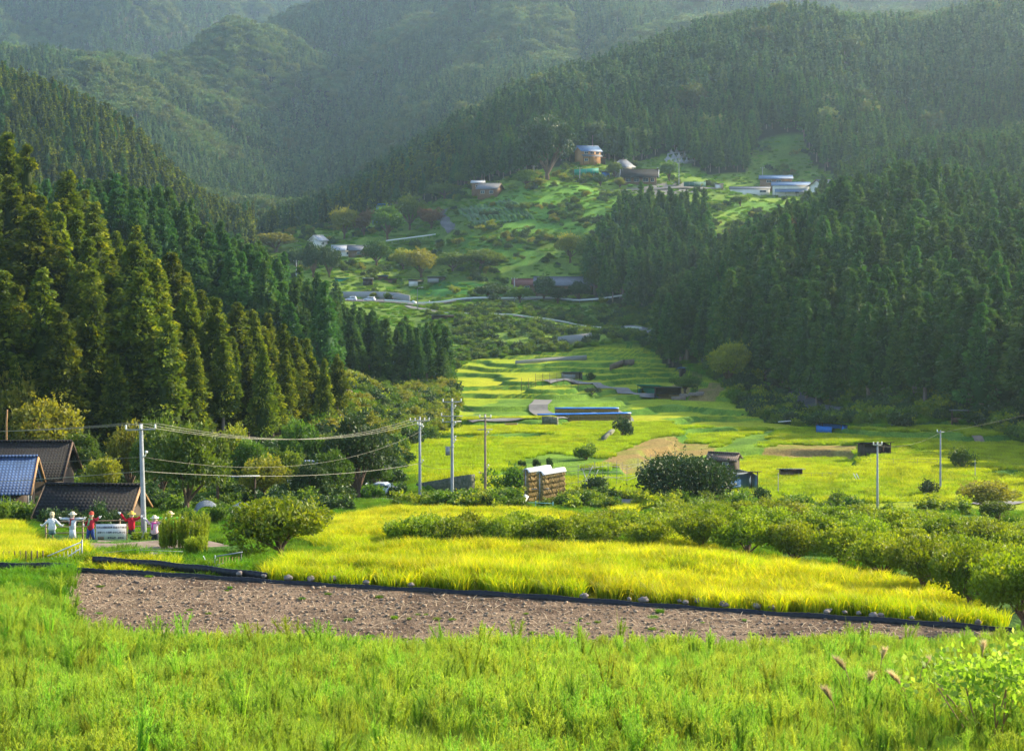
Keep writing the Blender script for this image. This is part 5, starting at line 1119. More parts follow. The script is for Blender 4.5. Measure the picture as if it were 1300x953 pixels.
# ------------------------------------------------------------------ the bare plot's plastic edging, stones, rods
def edging(label, pts, h, dz=0.0):
    P = [Vector((xat(a, y), y, -14.0 + EYE + dz)) for a, y in pts]; o = P[0]; V = []; D = []
    for a, b in zip(P[:-1], P[1:]):
        n = max(1, int((b - a).length / .12)); D += [a.lerp(b, k / n) for k in range(n)]
    D.append(P[-1])
    for i, v in enumerate(D):
        w = .035 * (1 if i % 2 else -1); t = (D[min(i + 1, len(D) - 1)] - D[max(i - 1, 0)]).normalized(); s = Vector((-t.y, t.x, 0)); hh = h + .03 * math.sin(i * .05) + .02 * math.sin(i * .31)
        for k, zz in ((w - .02, -.15), (w + .02, -.15), (w + .02, hh), (w - .02, hh)): r = v - o + s * k; V.append((r.x, r.y, zz))
    Q = [(i * 4 + k, i * 4 + (k + 1) % 4, i * 4 + 4 + (k + 1) % 4, i * 4 + 4 + k) for i in range(len(D) - 1) for k in range(4)] + [(0, 3, 2, 1)]
    q = MB(); q.add(V, Q); return tag(q.build('edging_board', M_black, None, o), label, 'edging')
edging('long black corrugated plastic edging along the far side of the bare plot', [(a, edge_y(a) + .25) for a in range(88, 1300, 60)], .16)
edging('shorter second strip of black edging behind the first at left', [(118, edge_y(118) + 2.4), (200, edge_y(200) + 2.0), (340, edge_y(340) + .9)], .18, .1)
edging('low black edging strip running off the left edge of the picture', [(-30, 71.5), (40, 71.3), (92, 71.1)], .25, .1)
STONES = []
M_rock = mat('grey_rock', (0.22, 0.19, 0.17), .9, var=.4, bump=.6)
for k in range(30):
    px = 300 + (1270 - 300) * (k + random.uniform(-.3, .3)) / 30 if k < 8 else random.uniform(720, 1260); y = edge_y(px) + random.uniform(.5, .95); q = MB(); r = random.uniform(.08, .17); q.ball((0, 0, 0), (r * 1.3, r, r * .75), 8, 6)
    for V in q.V: V += (np.random.default_rng(k).random(V.shape) - .5) * r * .5
    ob = q.build('stone', M_rock, None, Vector((xat(px, y), y, -14 + EYE + .12 + r * .4))); ob.rotation_euler.z = random.random() * 6; STONES.append(ob)
STONES.sort(key=lambda q: q.location.x / q.location.y)
for k, q in enumerate(STONES): tag(q, nth(k, 'small stone lying along the long black edging'), 'stone', 'stones along the black edging')
# low net fence of dark pegs at left, white pipe gate, leaning steel fence
o = empty('peg_fence', at(0, 76), 0, 'low fence of dark pegs under a steel rail at the lower left', 'fence')
def loc_(px, Y, z): v = at(px, Y) - o.location; return (v.x, v.y, v.z + z)
for k in range(14):
    q = MB(); px = -32 + k * 7.2; q.tube([loc_(px, 76, -.2), loc_(px, 76, .72)], .03, 6); q.build('peg', M_dkwood, o)
q = MB(); q.tube([loc_(-60, 76, .42), loc_(70, 76, .42)], .035, 6); q.build('rail', M_steelgrey, o)
o = empty('wire_gate', at(104, 77), 0, 'white pipe gate with sloping braces at the end of the peg fence', 'gate')
q = MB(); q.tube([loc_(104, 77, -.2), loc_(104, 77, 1.25)], .035, 6); q.build('post', M_steelgrey, o)
for a, za, b, zb in ((60, .4, 104, 1.15), (70, .1, 104, .9), (80, .05, 104, .35)):
    q = MB(); q.tube([loc_(a, 77, za), loc_(b, 77, zb)], .03, 6); q.build('brace', M_white, o)
for a in range(66, 104, 5):
    q = MB(); q.tube([loc_(a, 77, 0), loc_(a, 77, .35 + (a - 60) / 44 * .7)], .012, 4); q.build('wire', M_steelgrey, o)
q = MB(); q.tube([loc_(106, 77, .55), loc_(170, 78, .45), loc_(232, 78, .35)], .015, 5); q.build('wire', M_steelgrey, o); q = MB(); q.tube([loc_(106, 77, .25), loc_(170, 78, .2), loc_(232, 78, .1)], .015, 5); q.build('wire', M_steelgrey, o)
o = empty('steel_fence', at(275, 75), 0, 'collapsed fence of steel pipes and rusty rods at the corner of the bright field', 'fence')
for a, ya, za, b, yb, zb, m_, r_ in ((246, 75, .05, 276, 75, .75, M_steelgrey, .03), (262, 75, .7, 284, 74.5, .1, M_steelgrey, .03), (255, 75, .3, 285, 75, .6, M_steelgrey, .025), (273, 75, -.1, 273, 75, .95, M_steelgrey, .03), (306, 75, -.1, 306, 75, 1.0, M_black, .03), (275, 75, .9, 308, 75, 1.05, M_steelgrey, .03), (250, 75.3, .5, 270, 75.3, .2, M_white, .02), (258, 75.1, .9, 268, 75.1, .2, M_white, .02)):
    q = MB(); q.tube([loc_(a, ya, za), loc_(b, yb, zb)], r_, 6); q.build('pipe', m_, o)
for a in range(278, 304, 4):
    q = MB(); q.tube([loc_(a, 75, -.1), loc_(a + 1, 75, .85)], .015, 5); q.build('rod', mat('rusty_rod', (.38, .22, .10), .8), o)
p = at(322, 78); o = empty('white_sheet_roll', p, R(12), 'bulging white plastic sheet roll lying at the corner of the bright field', 'sheet roll'); q = MB(); q.tube([(-.85, 0, .3), (-.5, 0, .36), (0, 0, .38), (.5, 0, .33), (.9, .1, .22)], [.28, .36, .38, .33, .2], 14); q.build('roll', M_white, o, smooth=True); q = MB(); q.tube([(-1.0, -.03, -.05), (-.95, -.03, .55)], .03, 6); q.build('stick', M_wood, o)
# ------------------------------------------------------------------ straw racks
def straw_rack(label, p, rz, L, H, th, cover, cov_h=.25, group=None):
    o = empty('straw_rack', p, rz, label, 'straw rack', group); q = MB(); n = max(3, int(L / .24)); rows_ = max(2, int(H / .5)); gg = np.random.default_rng(int(L * 100))
    for r in range(rows_):
        for k in range(n):
            z = H - (r + .5) * H / rows_; x = -L / 2 + (k + .5) * L / n; h2 = H / rows_ * 1.2; w_ = L / n * .62
            for sd in (-1, 1): q.tube([(x + gg.normal() * .02, sd * th * .2, z + h2 * .5), (x + gg.normal() * .03, sd * (th * .3 + gg.normal() * .03), z), (x + gg.normal() * .05, sd * (th * .4 + .04 * gg.normal()), z - h2 * .55)], [w_ * .6, w_ * .85, w_ * 1.15], 6)
            for j in range(10):
                a_, b_ = x + gg.uniform(-w_, w_), -th * .35 - .1 * gg.random(); q.add([(a_, b_ * .7, z + h2 * .3), (a_ + .03, b_ * .7, z + h2 * .3), (a_ + .04 + gg.normal() * .05, b_ - .14, z - h2 * .6)], [], [(0, 2, 1)])
    q.box((0, 0, H * .5), (L * .98, th * .45, H * .97)); q.build('sheaves', M_straw, o)
    q = MB()
    for s_ in (-1, 1): q.tube([(s_ * (L / 2 + .05), 0, -.3), (s_ * (L / 2 + .05), 0, H + .1)], .05, 6)
    q.build('frame', M_steelgrey, o)
    if cover:
        q = MB(); m_ = 10; V = []
        for k in range(m_ + 1):
            x = -L / 2 - .1 + (L + .2) * k / m_; w = .02 * math.sin(k * 2.1)
            V += [(x, -th * .62 + w, H - cov_h), (x, -th * .3, H + .12 + w), (x, th * .3, H + .12 - w), (x, th * .62, H - cov_h)]
        q.add(V, [(k * 4 + j, k * 4 + 4 + j, k * 4 + 5 + j, k * 4 + 1 + j) for k in range(m_) for j in range(3)]); ob = q.build('cover', cover, o); sm = ob.modifiers.new('th', 'SOLIDIFY'); sm.thickness = .03
    return o
p = at(700, 176); r1_ = straw_rack('tall straw rack under a white cover, right and nearer of the pair', p, R(50), 3.7, hz(597, p), .75, M_white)
p = at(682, 179.5); r2_ = straw_rack('tall straw rack under a white cover, left and farther of the pair', p, R(50), 3.7, hz(594, p), .75, M_white)
q = MB(); a_ = at(671, 175); q.tube([(0, 0, .2), (.9, -.3, 2.4)], .04, 6); q.tube([(-.2, 0, 2.0), (1.6, -.3, 2.1)], .05, 6); tag(q.build('prop_pole', M_steelgrey, None, a_ + Vector((.5, 0, 0))), 'crossed steel prop poles leaning between the two tall straw racks', 'prop')
p1 = find(701, 534, 280); p2 = find(781, 534, 280); mid = (p1 + p2) / 2; straw_rack('long straw rack with bright blue tarpaulin, front one of two', Vector((mid.x, mid.y, mid.z)), math.atan2(p2.y - p1.y, p2.x - p1.x) * .2, (p2 - p1).length, 1.35, 1.0, M_blueT, .06)
p1 = find(716, 526, 300); p2 = find(773, 526, 300); mid = (p1 + p2) / 2; straw_rack('shorter straw rack with bright blue tarpaulin, rear one of two', mid, 0, (p2 - p1).length, 1.3, 1.0, M_blueT, .06)
straw_rack('small uncovered straw rack at the back of the left paddies', find(649, 543, 250), 0, 2.2, .8, .6, None); straw_rack('tiny straw bundle stand beside the wooden pole', find(612, 606, 200), 0, .6, .6, .4, None)
M_dksteel = mat('dull_steel', (0.13, 0.14, 0.15), .7, var=.3)
# bare drying frames of poles
def dry_frame(label, pts, h, rails, y, m=None, r=.028, group=None):
    P = [at(a, b) for a, b in pts]; o = empty('drying_frame', P[0], 0, label, 'drying frame', group)
    for v in P:
        w = v - P[0]; q = MB(); q.tube([(w.x, w.y, w.z - .3), (w.x, w.y, w.z + h)], r, 6); q.build('post', m or M_dksteel, o)
    for z in rails:
        q = MB(); q.tube([tuple(v - P[0] + Vector((0, -.05, z))) for v in P], r * .8, 5); q.build('rail', m or M_dksteel, o)
    return o
dry_frame('nearest bare pole frame for drying rice, beside the tall straw racks', [(714, 184), (748, 190), (772, 195), (796, 200), (818, 206)], 3.3, (.3, 1.6, 2.9), 0)
dry_frame('middle bare pole frame for drying rice', [(734, 190), (755, 194), (783, 199), (810, 206), (826, 212)], 3.4, (1.5, 2.8), 0)
dry_frame('farthest bare pole frame for drying rice', [(655, 214), (690, 212), (714, 210), (742, 212), (765, 214), (790, 218)], 2.3, (1.1, 2.1), 0, r=.022)
dry_frame('low pipe frame standing in the paddy right of the brown store', [(1014, 225), (1030, 225), (1044, 225), (1055, 225)], .9, (.4, .85), 0, r=.02)
dry_frame('long thin rail frame across the bright right paddies', [(1080, 232), (1105, 231), (1134, 230), (1165, 230), (1190, 230)], 1.1, (.6, 1.05), 0, r=.02)
dry_frame('dark row of slender drying poles in the far paddies', [(662 + 9 * k, 415) for k in range(9)], 3.2, (1.6,), 0, M_polew, .05)
q = MB(); q.tube([(0, 0, 0), (1.6, .3, 3.4)], .04, 6); q.tube([(.9, 0, 0), (2.2, .3, 3.0)], .04, 6); q.tube([(1.7, 0, 0), (0.4, .3, 3.2)], .04, 6); tag(q.build('pole_bundle', M_steelgrey, None, at(734, 186)), 'crossed bundle of steel poles leaning against the drying frames', 'poles')
# small bright things in the paddies
q = MB(); q.tube([(0, 0, 0), (2.6, .8, .12)], .1, 6); tag(q.build('white_pipe', M_white, None, at(988, 330) + Vector((0, 0, 1.4))), 'white pipe lying on the bushy bank below the right wood', 'pipe')
for a, b in ((1078, 622), (1082, 618)):
    pass
o = empty('plank_pair', find(1087, 612, 190), 0, 'two white planks leaning on a paddy bank at right', 'planks')
for dx in (0, .35): q = MB(); q.box((dx, 0, .45), (.1, .06, 1.4), ry=R(-28)); q.build('plank', M_white, o)
o = empty('white_board', at(664, 172), R(20), 'white board leaning beside the left straw rack', 'board'); q = MB(); q.box((0, 0, .5), (.5, .06, 1.6), ry=R(32)); q.build('panel', M_white, o); q = MB(); q.tube([(0, 0, 0), (.4, .3, .8)], .03, 5); q.build('prop', M_steelgrey, o)
rail_fence('pale turquoise pipe fence below the straw racks', (658, 702), (.35, .75), mat('turquoise_paint', (.15, .42, .42), .6), .9, 158, 1.2, 'pipe_fence', .03)
for k, (a, b) in enumerate(((862, 508), (872, 506), (884, 504), (893, 502))):
    q = MB(); pp = find(a, b, 330)
    for j in range(7): q.tube([(-1.6, j * .35, .25 + .25 * (j % 2)), (1.6, j * .35, .25 + .25 * (j % 2))], .2, 6)
    tag(q.build('log_stack', M_trunk, None, pp), ('log stack nearest the grey roofed shed', 'second log stack from the grey roofed shed', 'third log stack from the grey roofed shed', 'log stack farthest from the grey roofed shed')[k], 'log stack', 'log stacks below the right wood')
CLOD = bpy.data.collections.new('clod_kinds'); gg = np.random.default_rng(3)
for i in range(4):
    q = MB(); q.ball((0, 0, 0), (.05, .04, .03), 6, 5); V_ = q.V[0] + gg.normal(0, .008, q.V[0].shape)
    ob = bpy.data.objects.new('clod_%d' % i, npmesh('clod', V_, [np.array(q.Q), np.array(q.T)], M_earth if i % 2 else mat('dry_litter', (.33, .25, .17), .95, var=.3))); CLOD.objects.link(ob)
V, Q, Tt, v = blades(g, np.zeros((1, 3)), 5, .28, .05, .014, 2.2, .2, .8); V[:, 2] = V[:, 2] * .18 + .01; ob = bpy.data.objects.new('clod_5', npmesh('litter', V, [Q, Tt], mat('pale_litter', (.40, .31, .2), .95, var=.3))); CLOD.objects.link(ob)
X, Y, Z, px, sl, k = field(54, 71.5, .30, 84, 1340, lambda px, sl, Y, val, f, plot: plot)
S_ = g.uniform(.5, 1.9, len(X)); scatter('soil_litter', np.stack([X, Y, Z + .005], 1), g.integers(0, 5, len(X)), np.stack([0 * S_, 0 * S_, g.uniform(0, 6.28, len(X))], 1), np.stack([S_, S_, S_], 1), CLOD, 'brown clods and pale dry litter strewn over the bare plot', 'soil litter')
# ------------------------------------------------------------------ guard rails
def guardrail(label, pts, Ys_, h, m, n, r=.18, w=.06, off=3.3, straight=False):
    P = [at(a, y - off) for a, y in zip(pts, Ys_)]; D = []
    for k in range(n + 1):
        t = k / n * (len(P) - 1); i = min(int(t), len(P) - 2); v = P[i].lerp(P[i + 1], t - i); v.z = v.z + .3 if straight else gz(v.x, v.y); D.append(v)
    o = empty('guardrail', D[0], 0, label, 'guardrail'); q = MB(); V = []
    for v in D:
        u = v - D[0]; V += [(u.x, u.y - w, u.z + h - r), (u.x, u.y + w, u.z + h - r), (u.x, u.y + w, u.z + h + r), (u.x, u.y - w, u.z + h + r)]
    q.add(V, [(k * 4 + j, k * 4 + (j + 1) % 4, k * 4 + 4 + (j + 1) % 4, k * 4 + 4 + j) for k in range(n) for j in range(4)]); q.build('rail', m, o)
    for v in D[::2]:
        u = v - D[0]; q = MB(); q.box((u.x, u.y + .12, u.z + h / 2 - .3), (.14, .14, h + .7)); q.build('post', M_steelgrey, o)
    return o
guardrail('long white guardrail along the road above the valley floor', [488, 515, 560, 600, 650, 700, 760, 800, 850], [691, 687, 681, 678, 676, 674, 670, 665, 656], 1.15, M_white, 60, .3)
guardrail('shorter pale guardrail along the lower lane', [560, 620, 700, 760, 815], [644, 634, 620, 610, 597], .7, mat('pale_rail', (.6, .62, .52), .7), 40, .24, off=1.7)
p1 = find(490, 309, 700); p2 = find(553, 301, 700); guardrail('white guardrail on the upper village road', [490, 553], [p1.y, p2.y], 1.0, M_white, 16, .3, off=0, straight=True)
# ------------------------------------------------------------------ cars
M_tyre = mat('tyre', (.02, .02, .02), .9); M_rim = mat('wheel_rim', (.5, .5, .52), .3, metal=.8)
def car(label, p, rz, paint, L=4.2, W=1.7, Hc=1.5, wagon=True):
    o = empty('parked_car', p, rz, label, 'car'); prof = [(-L / 2, .35), (-L / 2, .8), (-L / 2 + .15, .95)] + ([(-L / 2 + .35, Hc - .05), (-L / 2 + .6, Hc)] if wagon else [(-L / 2 + .7, 1.0), (-L / 2 + 1.3, Hc)]) + [(L / 2 - 1.9, Hc), (L / 2 - 1.15, .98), (L / 2 - .2, .82), (L / 2, .62), (L / 2, .35)]
    V = []; n = len(prof)
    for s_ in (-1, 1):
        for x, z in prof: V.append((x, s_ * (W / 2 - (.16 if z > 1.1 else 0)), z))
    q = MB(); q.add(V, [(i, (i + 1) % n, (i + 1) % n + n, i + n) for i in range(n)], [(0, i + 1, i) for i in range(1, n - 1)] + [(n, n + i, n + i + 1) for i in range(1, n - 1)]); q.build('body', paint, o, bevel=.05)
    for s_ in (-1, 1):
        q = MB(); y = s_ * (W / 2 - .05); q.poly([(-L / 2 + .55, y, 1.0), (L / 2 - 1.35, y, 1.0), (L / 2 - 1.95, s_ * (W / 2 - .15), Hc - .12), (-L / 2 + .7, s_ * (W / 2 - .15), Hc - .12)], .02); q.box((-.1, s_ * (W / 2 - .02), 1.18), (L * .42, .03, .26)); q.build('side_window', M_glass, o)
        for x in (-L / 2 + .8, L / 2 - .8):
            q = MB(); q.tube([(x, s_ * (W / 2 - .2), .31), (x, s_ * (W / 2 + .02), .31)], .31, 16); wl = q.build('wheel', M_tyre, o); q = MB(); q.tube([(x, s_ * (W / 2 + .02), .31), (x, s_ * (W / 2 + .035), .31)], .19, 12); q.build('rim', M_rim, wl)
        q = MB(); q.box((L / 2 + .005, s_ * (W / 2 - .3), .68), (.05, .34, .14)); q.build('headlight', M_white, o)
    q = MB(); q.add([(L / 2 - 1.86, -W / 2 + .2, Hc - .04), (L / 2 - 1.86, W / 2 - .2, Hc - .04), (L / 2 - 1.17, W / 2 - .1, 1.03), (L / 2 - 1.17, -W / 2 + .1, 1.03)], [(0, 1, 2, 3)]); q.build('windscreen', M_glass, o)
    q = MB(); q.box((-L / 2 + .22, 0, 1.2), (.05, W - .5, .34)); q.build('rear_window', M_glass, o)
    return o
P_wh = mat('white_car_paint', (.75, .76, .78), .25, var=.03, spec=.6); P_si = mat('silver_car_paint', (.5, .53, .58), .25, var=.03, spec=.6, metal=.3)
def onr(px, Y, dz): v = at(px, Y); v.z += dz; return v
car('white minivan, left of the two cars parked by the far road', onr(446, 699, .3), R(172), P_wh, 4.4, 1.75, 1.75); car('white wagon, right of the two cars parked by the far road', onr(469, 697, .3), R(168), P_wh, 4.9, 1.8, 1.6)
car('silver car half hidden by bushes beside the farm lane', onr(487, 186, .1), R(-14), P_si, 4.3, 1.7, 1.45, False)
o = empty('road_sign', find(526, 389, 660), R(20), 'white tilted board sign at the end of the long guardrail', 'sign'); q = MB(); q.box((0, 0, 1.6), (2.0, .08, 1.1), ry=R(25)); q.build('board', M_white, o); q = MB(); q.box((0, .1, .7), (.12, .12, 1.6)); q.build('post', M_steelgrey, o)
# two far people on the road and one by the rail
def person(label, p, top, legs):
    o = empty('person', p, random.uniform(0, 6), label, 'person'); q = MB(); 
    q.tube([(-.1, 0, .02), (-.1, 0, .48), (-.07, 0, .86)], [.06, .075, .11], 8); q.tube([(.12, .05, .02), (.1, .02, .48), (.07, 0, .86)], [.06, .075, .11], 8); q.tube([(0, 0, .82), (0, 0, 1.1), (0, 0, 1.4), (0, 0, 1.47), (0, 0, 1.55)], [.17, .15, .2, .08, .06], 10)
    q.tube([(-.18, 0, 1.4), (-.26, .02, 1.1), (-.24, -.06, .84)], [.06, .05, .035], 6); q.tube([(.18, 0, 1.4), (.26, .02, 1.1), (.24, -.06, .84)], [.06, .05, .035], 6); q.ball((0, 0, 1.65), (.1, .11, .13), 10, 8); b = q.build('body', skin, o, smooth=True)
    q = MB(); q.tube([(0, 0, .8), (0, 0, 1.1), (0, 0, 1.4), (0, 0, 1.46)], [.19, .17, .22, .1], 10); q.build('jacket', top, o, smooth=True); q = MB(); q.tube([(-.1, 0, .1), (-.09, 0, .48), (-.06, 0, .88)], [.08, .09, .13], 8); q.tube([(.12, .05, .1), (.1, .02, .48), (.06, 0, .88)], [.08, .09, .13], 8); q.build('trousers', legs, o, smooth=True); q = MB(); q.ball((0, .02, 1.7), (.115, .12, .11), 10, 7); q.build('hair', W_dark, o)
person('person in dark clothes standing on the far road', onr(498, 694, .3), cl('black', (.03, .03, .04)), cl('black', (.03, .03, .04))); person('person in white shirt behind the far guardrail', onr(545, 684, .3), cl('white', (.75, .75, .76)), cl('blue', (.03, .06, .22)))
# pampas plumes near the camera
M_plume = leafmat('pampas_plume', (.30, .24, .12), (.48, .40, .22), .4, tips=(.6, .5, .3))
for px, top_, Y, ln in ((1078, 838, 30, -.25), (1100, 860, 29, .1), (1150, 858, 29, -.3), (1168, 838, 31, .18), (1118, 826, 34, .1), (1247, 815, 33, .03), (1060, 880, 28, -.2)):
    p = at(px, Y); H = hz(top_, p); o = empty('pampas_grass', p, 0, {1060: 'leftmost', 1078: 'second from the left', 1100: 'third from the left', 1118: 'fourth from the left, tall', 1150: 'fifth from the left', 1168: 'sixth from the left', 1247: 'rightmost, upright'}[px] + ' of the pale pampas plumes above the weeds', 'pampas grass', 'pampas plumes at the lower right')
    q = MB(); q.tube([(0, 0, 0), (0, 0, H * .7), (ln * .3, 0, H * .9)], .008, 5); q.build('stem', MATS['dry_straw'], o)
    c = np.tile([[ln * .3, 0, H * .85]], (20, 1)) + np.stack([np.linspace(0, ln * .3, 20), np.zeros(20), np.linspace(0, .12, 20)], 1); V, Q, Tt, v = blades(g, c, 8, .19, .01, .007, .6, .4, 1.0); V[:, 0] += (V[:, 2] - H * .85) * ln * 1.5
    link('plume', npmesh('plume', V, [Q, Tt], M_plume, {'v': v}), o)
    V, Q, Tt, v = blades(g, np.zeros((1, 3)), 14, H * .9, .06, .02, .7, .2, .8); link('leaves', npmesh('leaves', V, [Q, Tt], M_weed, {'v': v}), o)
# ------------------------------------------------------------------ garden and hillside trees, each its own
def many(key, lst, label, group, y0=60, Y=None):
    for t in lst:
        plant(key, t[0], t[1], t[2], t[3], label, group=group, y0=y0, Y=(t[4] if len(t) > 4 else None))
PL = plant
PL('bigplum', 866, 645, 60, 150, 'big dark spreading tree right of the concrete platform', y0=170)
PL('plum', 355, 714, 76, 150, 'olive tree with crooked dark limbs at the left corner of the bright rice field', y0=80)
PL('yellow', 1256, 652, 42, 92, 'light airy tree on a green mound at the right', y0=150); PL('green', 1268, 665, 30, 52, 'small thin trunked tree below the airy tree at right', y0=140)
PL('green', 237, 0, 122, 118, 'large garden tree with bare trunk behind the rightmost scarecrow', Y=147)
PL('green', 205, 0, 118, 90, 'tall leafy tree just right of the leaning pole', Y=168)
PL('yellow', 128, 0, 78, 66, 'yellow green bushy tree between the dark roofs', Y=150)
PL('green', 262, 0, 96, 84, 'rounded green tree right of the large garden tree', Y=176)
PL('yellow', 165, 0, 95, 70, 'yellow green tree above the low barn', Y=185)
PL('yellow', 335, 0, 66, 74, 'yellow green tree right of the white carport roof', Y=165); PL('green', 318, 0, 82, 60, 'green tree behind the white carport roof', Y=182); PL('green', 362, 0, 70, 66, 'mid green garden tree right of the carport', Y=172)
PL('dark', 455, 0, 108, 112, 'broad dark evergreen tree above the silver car', Y=186); PL('green', 418, 0, 70, 66, 'grey green bushy tree left of the silver car', Y=170); PL('dark', 392, 0, 60, 56, 'dark low tree between the garden trees', Y=165)
PL('green', 378, 0, 84, 70, 'tree rising behind the blue grey outbuilding', Y=203); PL('yellow', 298, 0, 84, 74, 'olive tree against the dark cedars behind the carport', Y=200)
PL('green', 428, 0, 66, 70, 'leafy tree behind the broad dark evergreen', Y=205); PL('green', 480, 0, 40, 40, 'small tree behind the silver car', Y=192)
PL('yellow', 60, 0, 96, 110, 'large golden olive tree behind the farmhouses, left of the wood', Y=215); PL('yellow', 10, 0, 120, 90, 'tall golden tree at the left edge behind the farmhouse', Y=222); PL('green', 100, 0, 64, 70, 'green tree right behind the black roofed farmhouse', Y=205)
PL('bush', 25, 0, 34, 76, 'rounded bush in front of the blue tiled roof', Y=138); PL('dbush', 70, 0, 30, 60, 'dark bush in front of the low barn at left', Y=130); PL('dbush', 122, 0, 42, 44, 'dark green bush behind the striding scarecrow', Y=124); PL('bush', -5, 0, 46, 50, 'yellow green bush at the left edge below the blue roof', Y=133); PL('dbush', 150, 0, 30, 40, 'low dark bush behind the banner', Y=126)
for k, (a, Y_, w_) in enumerate(((246, 128, 40), (278, 130, 44), (306, 129, 36))): PL('bush', a, 0, 28, w_, ('left', 'middle', 'right')[k] + ' one of three bushes in front of the plastic greenhouses', Y=Y_)
PL('bush', 474, 0, 24, 34, 'bush hiding the rear of the silver car', Y=176); PL('dbush', 506, 0, 26, 30, 'dark bush just right of the silver car', Y=176)
PL('dbush', 92, 0, 30, 44, 'dark bush behind the pale dressed scarecrow', Y=126)
for a, b in ((618, 650), (632, 645)): PL('dbush', a, b, 24 if a == 618 else 20, 18, 'small clipped round bush ' + ('at the foot of the wooden pole' if a == 618 else 'right of the wooden pole'), y0=150)
PL('bush', 640, 0, 42, 60, 'leafy bush between the wooden pole and the straw racks', Y=188); PL('dbush', 756, 634, 30, 40, 'dark round bush under the drying frames', y0=160); PL('bush', 1224, 597, 30, 44, 'dark shrub in the right paddies', y0=190); PL('dbush', 1181, 631, 22, 32, 'grey green shrub left of the plain utility pole', y0=160)
for k, a in enumerate((662, 681, 697)): PL('dbush', a, 596, (13, 14, 16)[k], 13, ('left', 'middle', 'right')[k] + ' one of three clipped dark shrubs in the middle paddies', y0=190)
PL('bush', 1070, 650, 26, 44, 'shrub at the near edge of the right paddies', y0=150); PL('bush', 948, 646, 24, 34, 'shrub below the blue corrugated shed', y0=150); PL('dbush', 968, 640, 22, 30, 'small dark tree right of the blue corrugated shed', y0=150); PL('bush', 1010, 655, 26, 60, 'bristly low tree left of the insulator pole', y0=150)
PL('bush', 745, 0, 22, 40, 'bush behind the clipped shrubs', Y=240); PL('dbush', 749, 483, 10, 16, 'dark shrub in the far paddies', y0=400); PL('dbush', 752, 500, 8, 26, 'low dark shrub on the far green field', y0=350); PL('dbush', 790, 556, 26, 30, 'ivy covered stump beside the channel wall', y0=250)
PL('yellow', 925, 0, 62, 60, 'pale bamboo clump at the foot of the right wood', Y=405); PL('green', 870, 0, 24, 50, 'bush at the left foot of the right wood', Y=420)
for k, (a, y, h, w) in enumerate(((985, 505, 78, 34), (1012, 520, 80, 36), (1205, 430, 60, 40))): PL('brown', a, 0, h, w, ('brown withered tree in the right wood, left of two', 'brown withered tree in the right wood, right of two', 'brownish tree in the middle of the right wood')[k], Y=y)
for key, a, b, h, w, lb in (('dark', 695, 228, 92, 84, 'huge round evergreen tree at the forest edge above the village'), ('yellow', 350, 320, 26, 70, 'wide yellow green tree in front of the gorge mouth'), ('yellow', 437, 303, 40, 40, 'yellowing tree left of the blue tarpaulin'), ('brown', 462, 300, 36, 40, 'brownish tree behind the white walled house'), ('green', 492, 305, 44, 46, 'mid green tree below the blue tarpaulin'), ('green', 520, 292, 46, 50, 'leafy tree on the bend of the village road'), ('brown', 548, 290, 28, 40, 'reddish brown tree above the village road bend'), ('green', 478, 338, 34, 42, 'dark leafy tree right of the grey roofed wing'), ('yellow', 535, 352, 36, 56, 'spreading yellow green tree above the grey shed'), ('yellow', 512, 342, 26, 44, 'yellow green tree at the end of the pale rice strip'), ('green', 575, 345, 26, 50, 'bushy tree right above the gleaming white roof'), ('green', 610, 340, 24, 60, 'low tree on the middle of the village slope'),
    ('yellow', 724, 332, 36, 44, 'bright yellow green tree on the slope left of the spur wood'), ('green', 752, 336, 34, 44, 'green tree against the spur wood'), ('dark', 625, 380, 22, 60, 'dark round hedge tree above the long guardrail'), ('dark', 690, 382, 32, 34, 'dark tree in front of the dark red roof'), ('dark', 708, 385, 24, 34, 'dark tree in front of the long grey barn'), ('dark', 735, 382, 26, 40, 'dark tree at the right end of the long grey barn'), ('green', 660, 384, 20, 40, 'bush row tree left of the dark red roof'), ('green', 760, 375, 40, 40, 'leafy tree at the foot of the spur wood'),
    ('dark', 398, 352, 48, 34, 'dark tree left of the pale rice strip'), ('dark', 418, 352, 44, 34, 'dark tree touching the pale rice strip'), ('dark', 378, 345, 34, 36, 'dark tree below the small white gabled house'), ('green', 780, 228, 22, 26, 'tree left of the dark tiled farmhouse'), ('dark', 762, 236, 16, 24, 'small dark tree below the turquoise sheet'), ('green', 668, 238, 22, 40, 'leafy tree below the huge round evergreen'), ('yellow', 787, 240, 14, 18, 'yellow round tree in front of the dark tiled farmhouse'), ('green', 590, 238, 22, 30, 'tree behind the outhouse with white roof'), ('green', 850, 230, 26, 34, 'tree right of the dark tiled farmhouse'), ('green', 940, 262, 14, 30, 'small tree below the long white building'), ('green', 1030, 262, 18, 34, 'tree in front of the white two storey house'), ('green', 565, 252, 20, 50, 'trees edge bush above the village road bend')):
    PL(key, a, b, h, w, lb, y0=600)
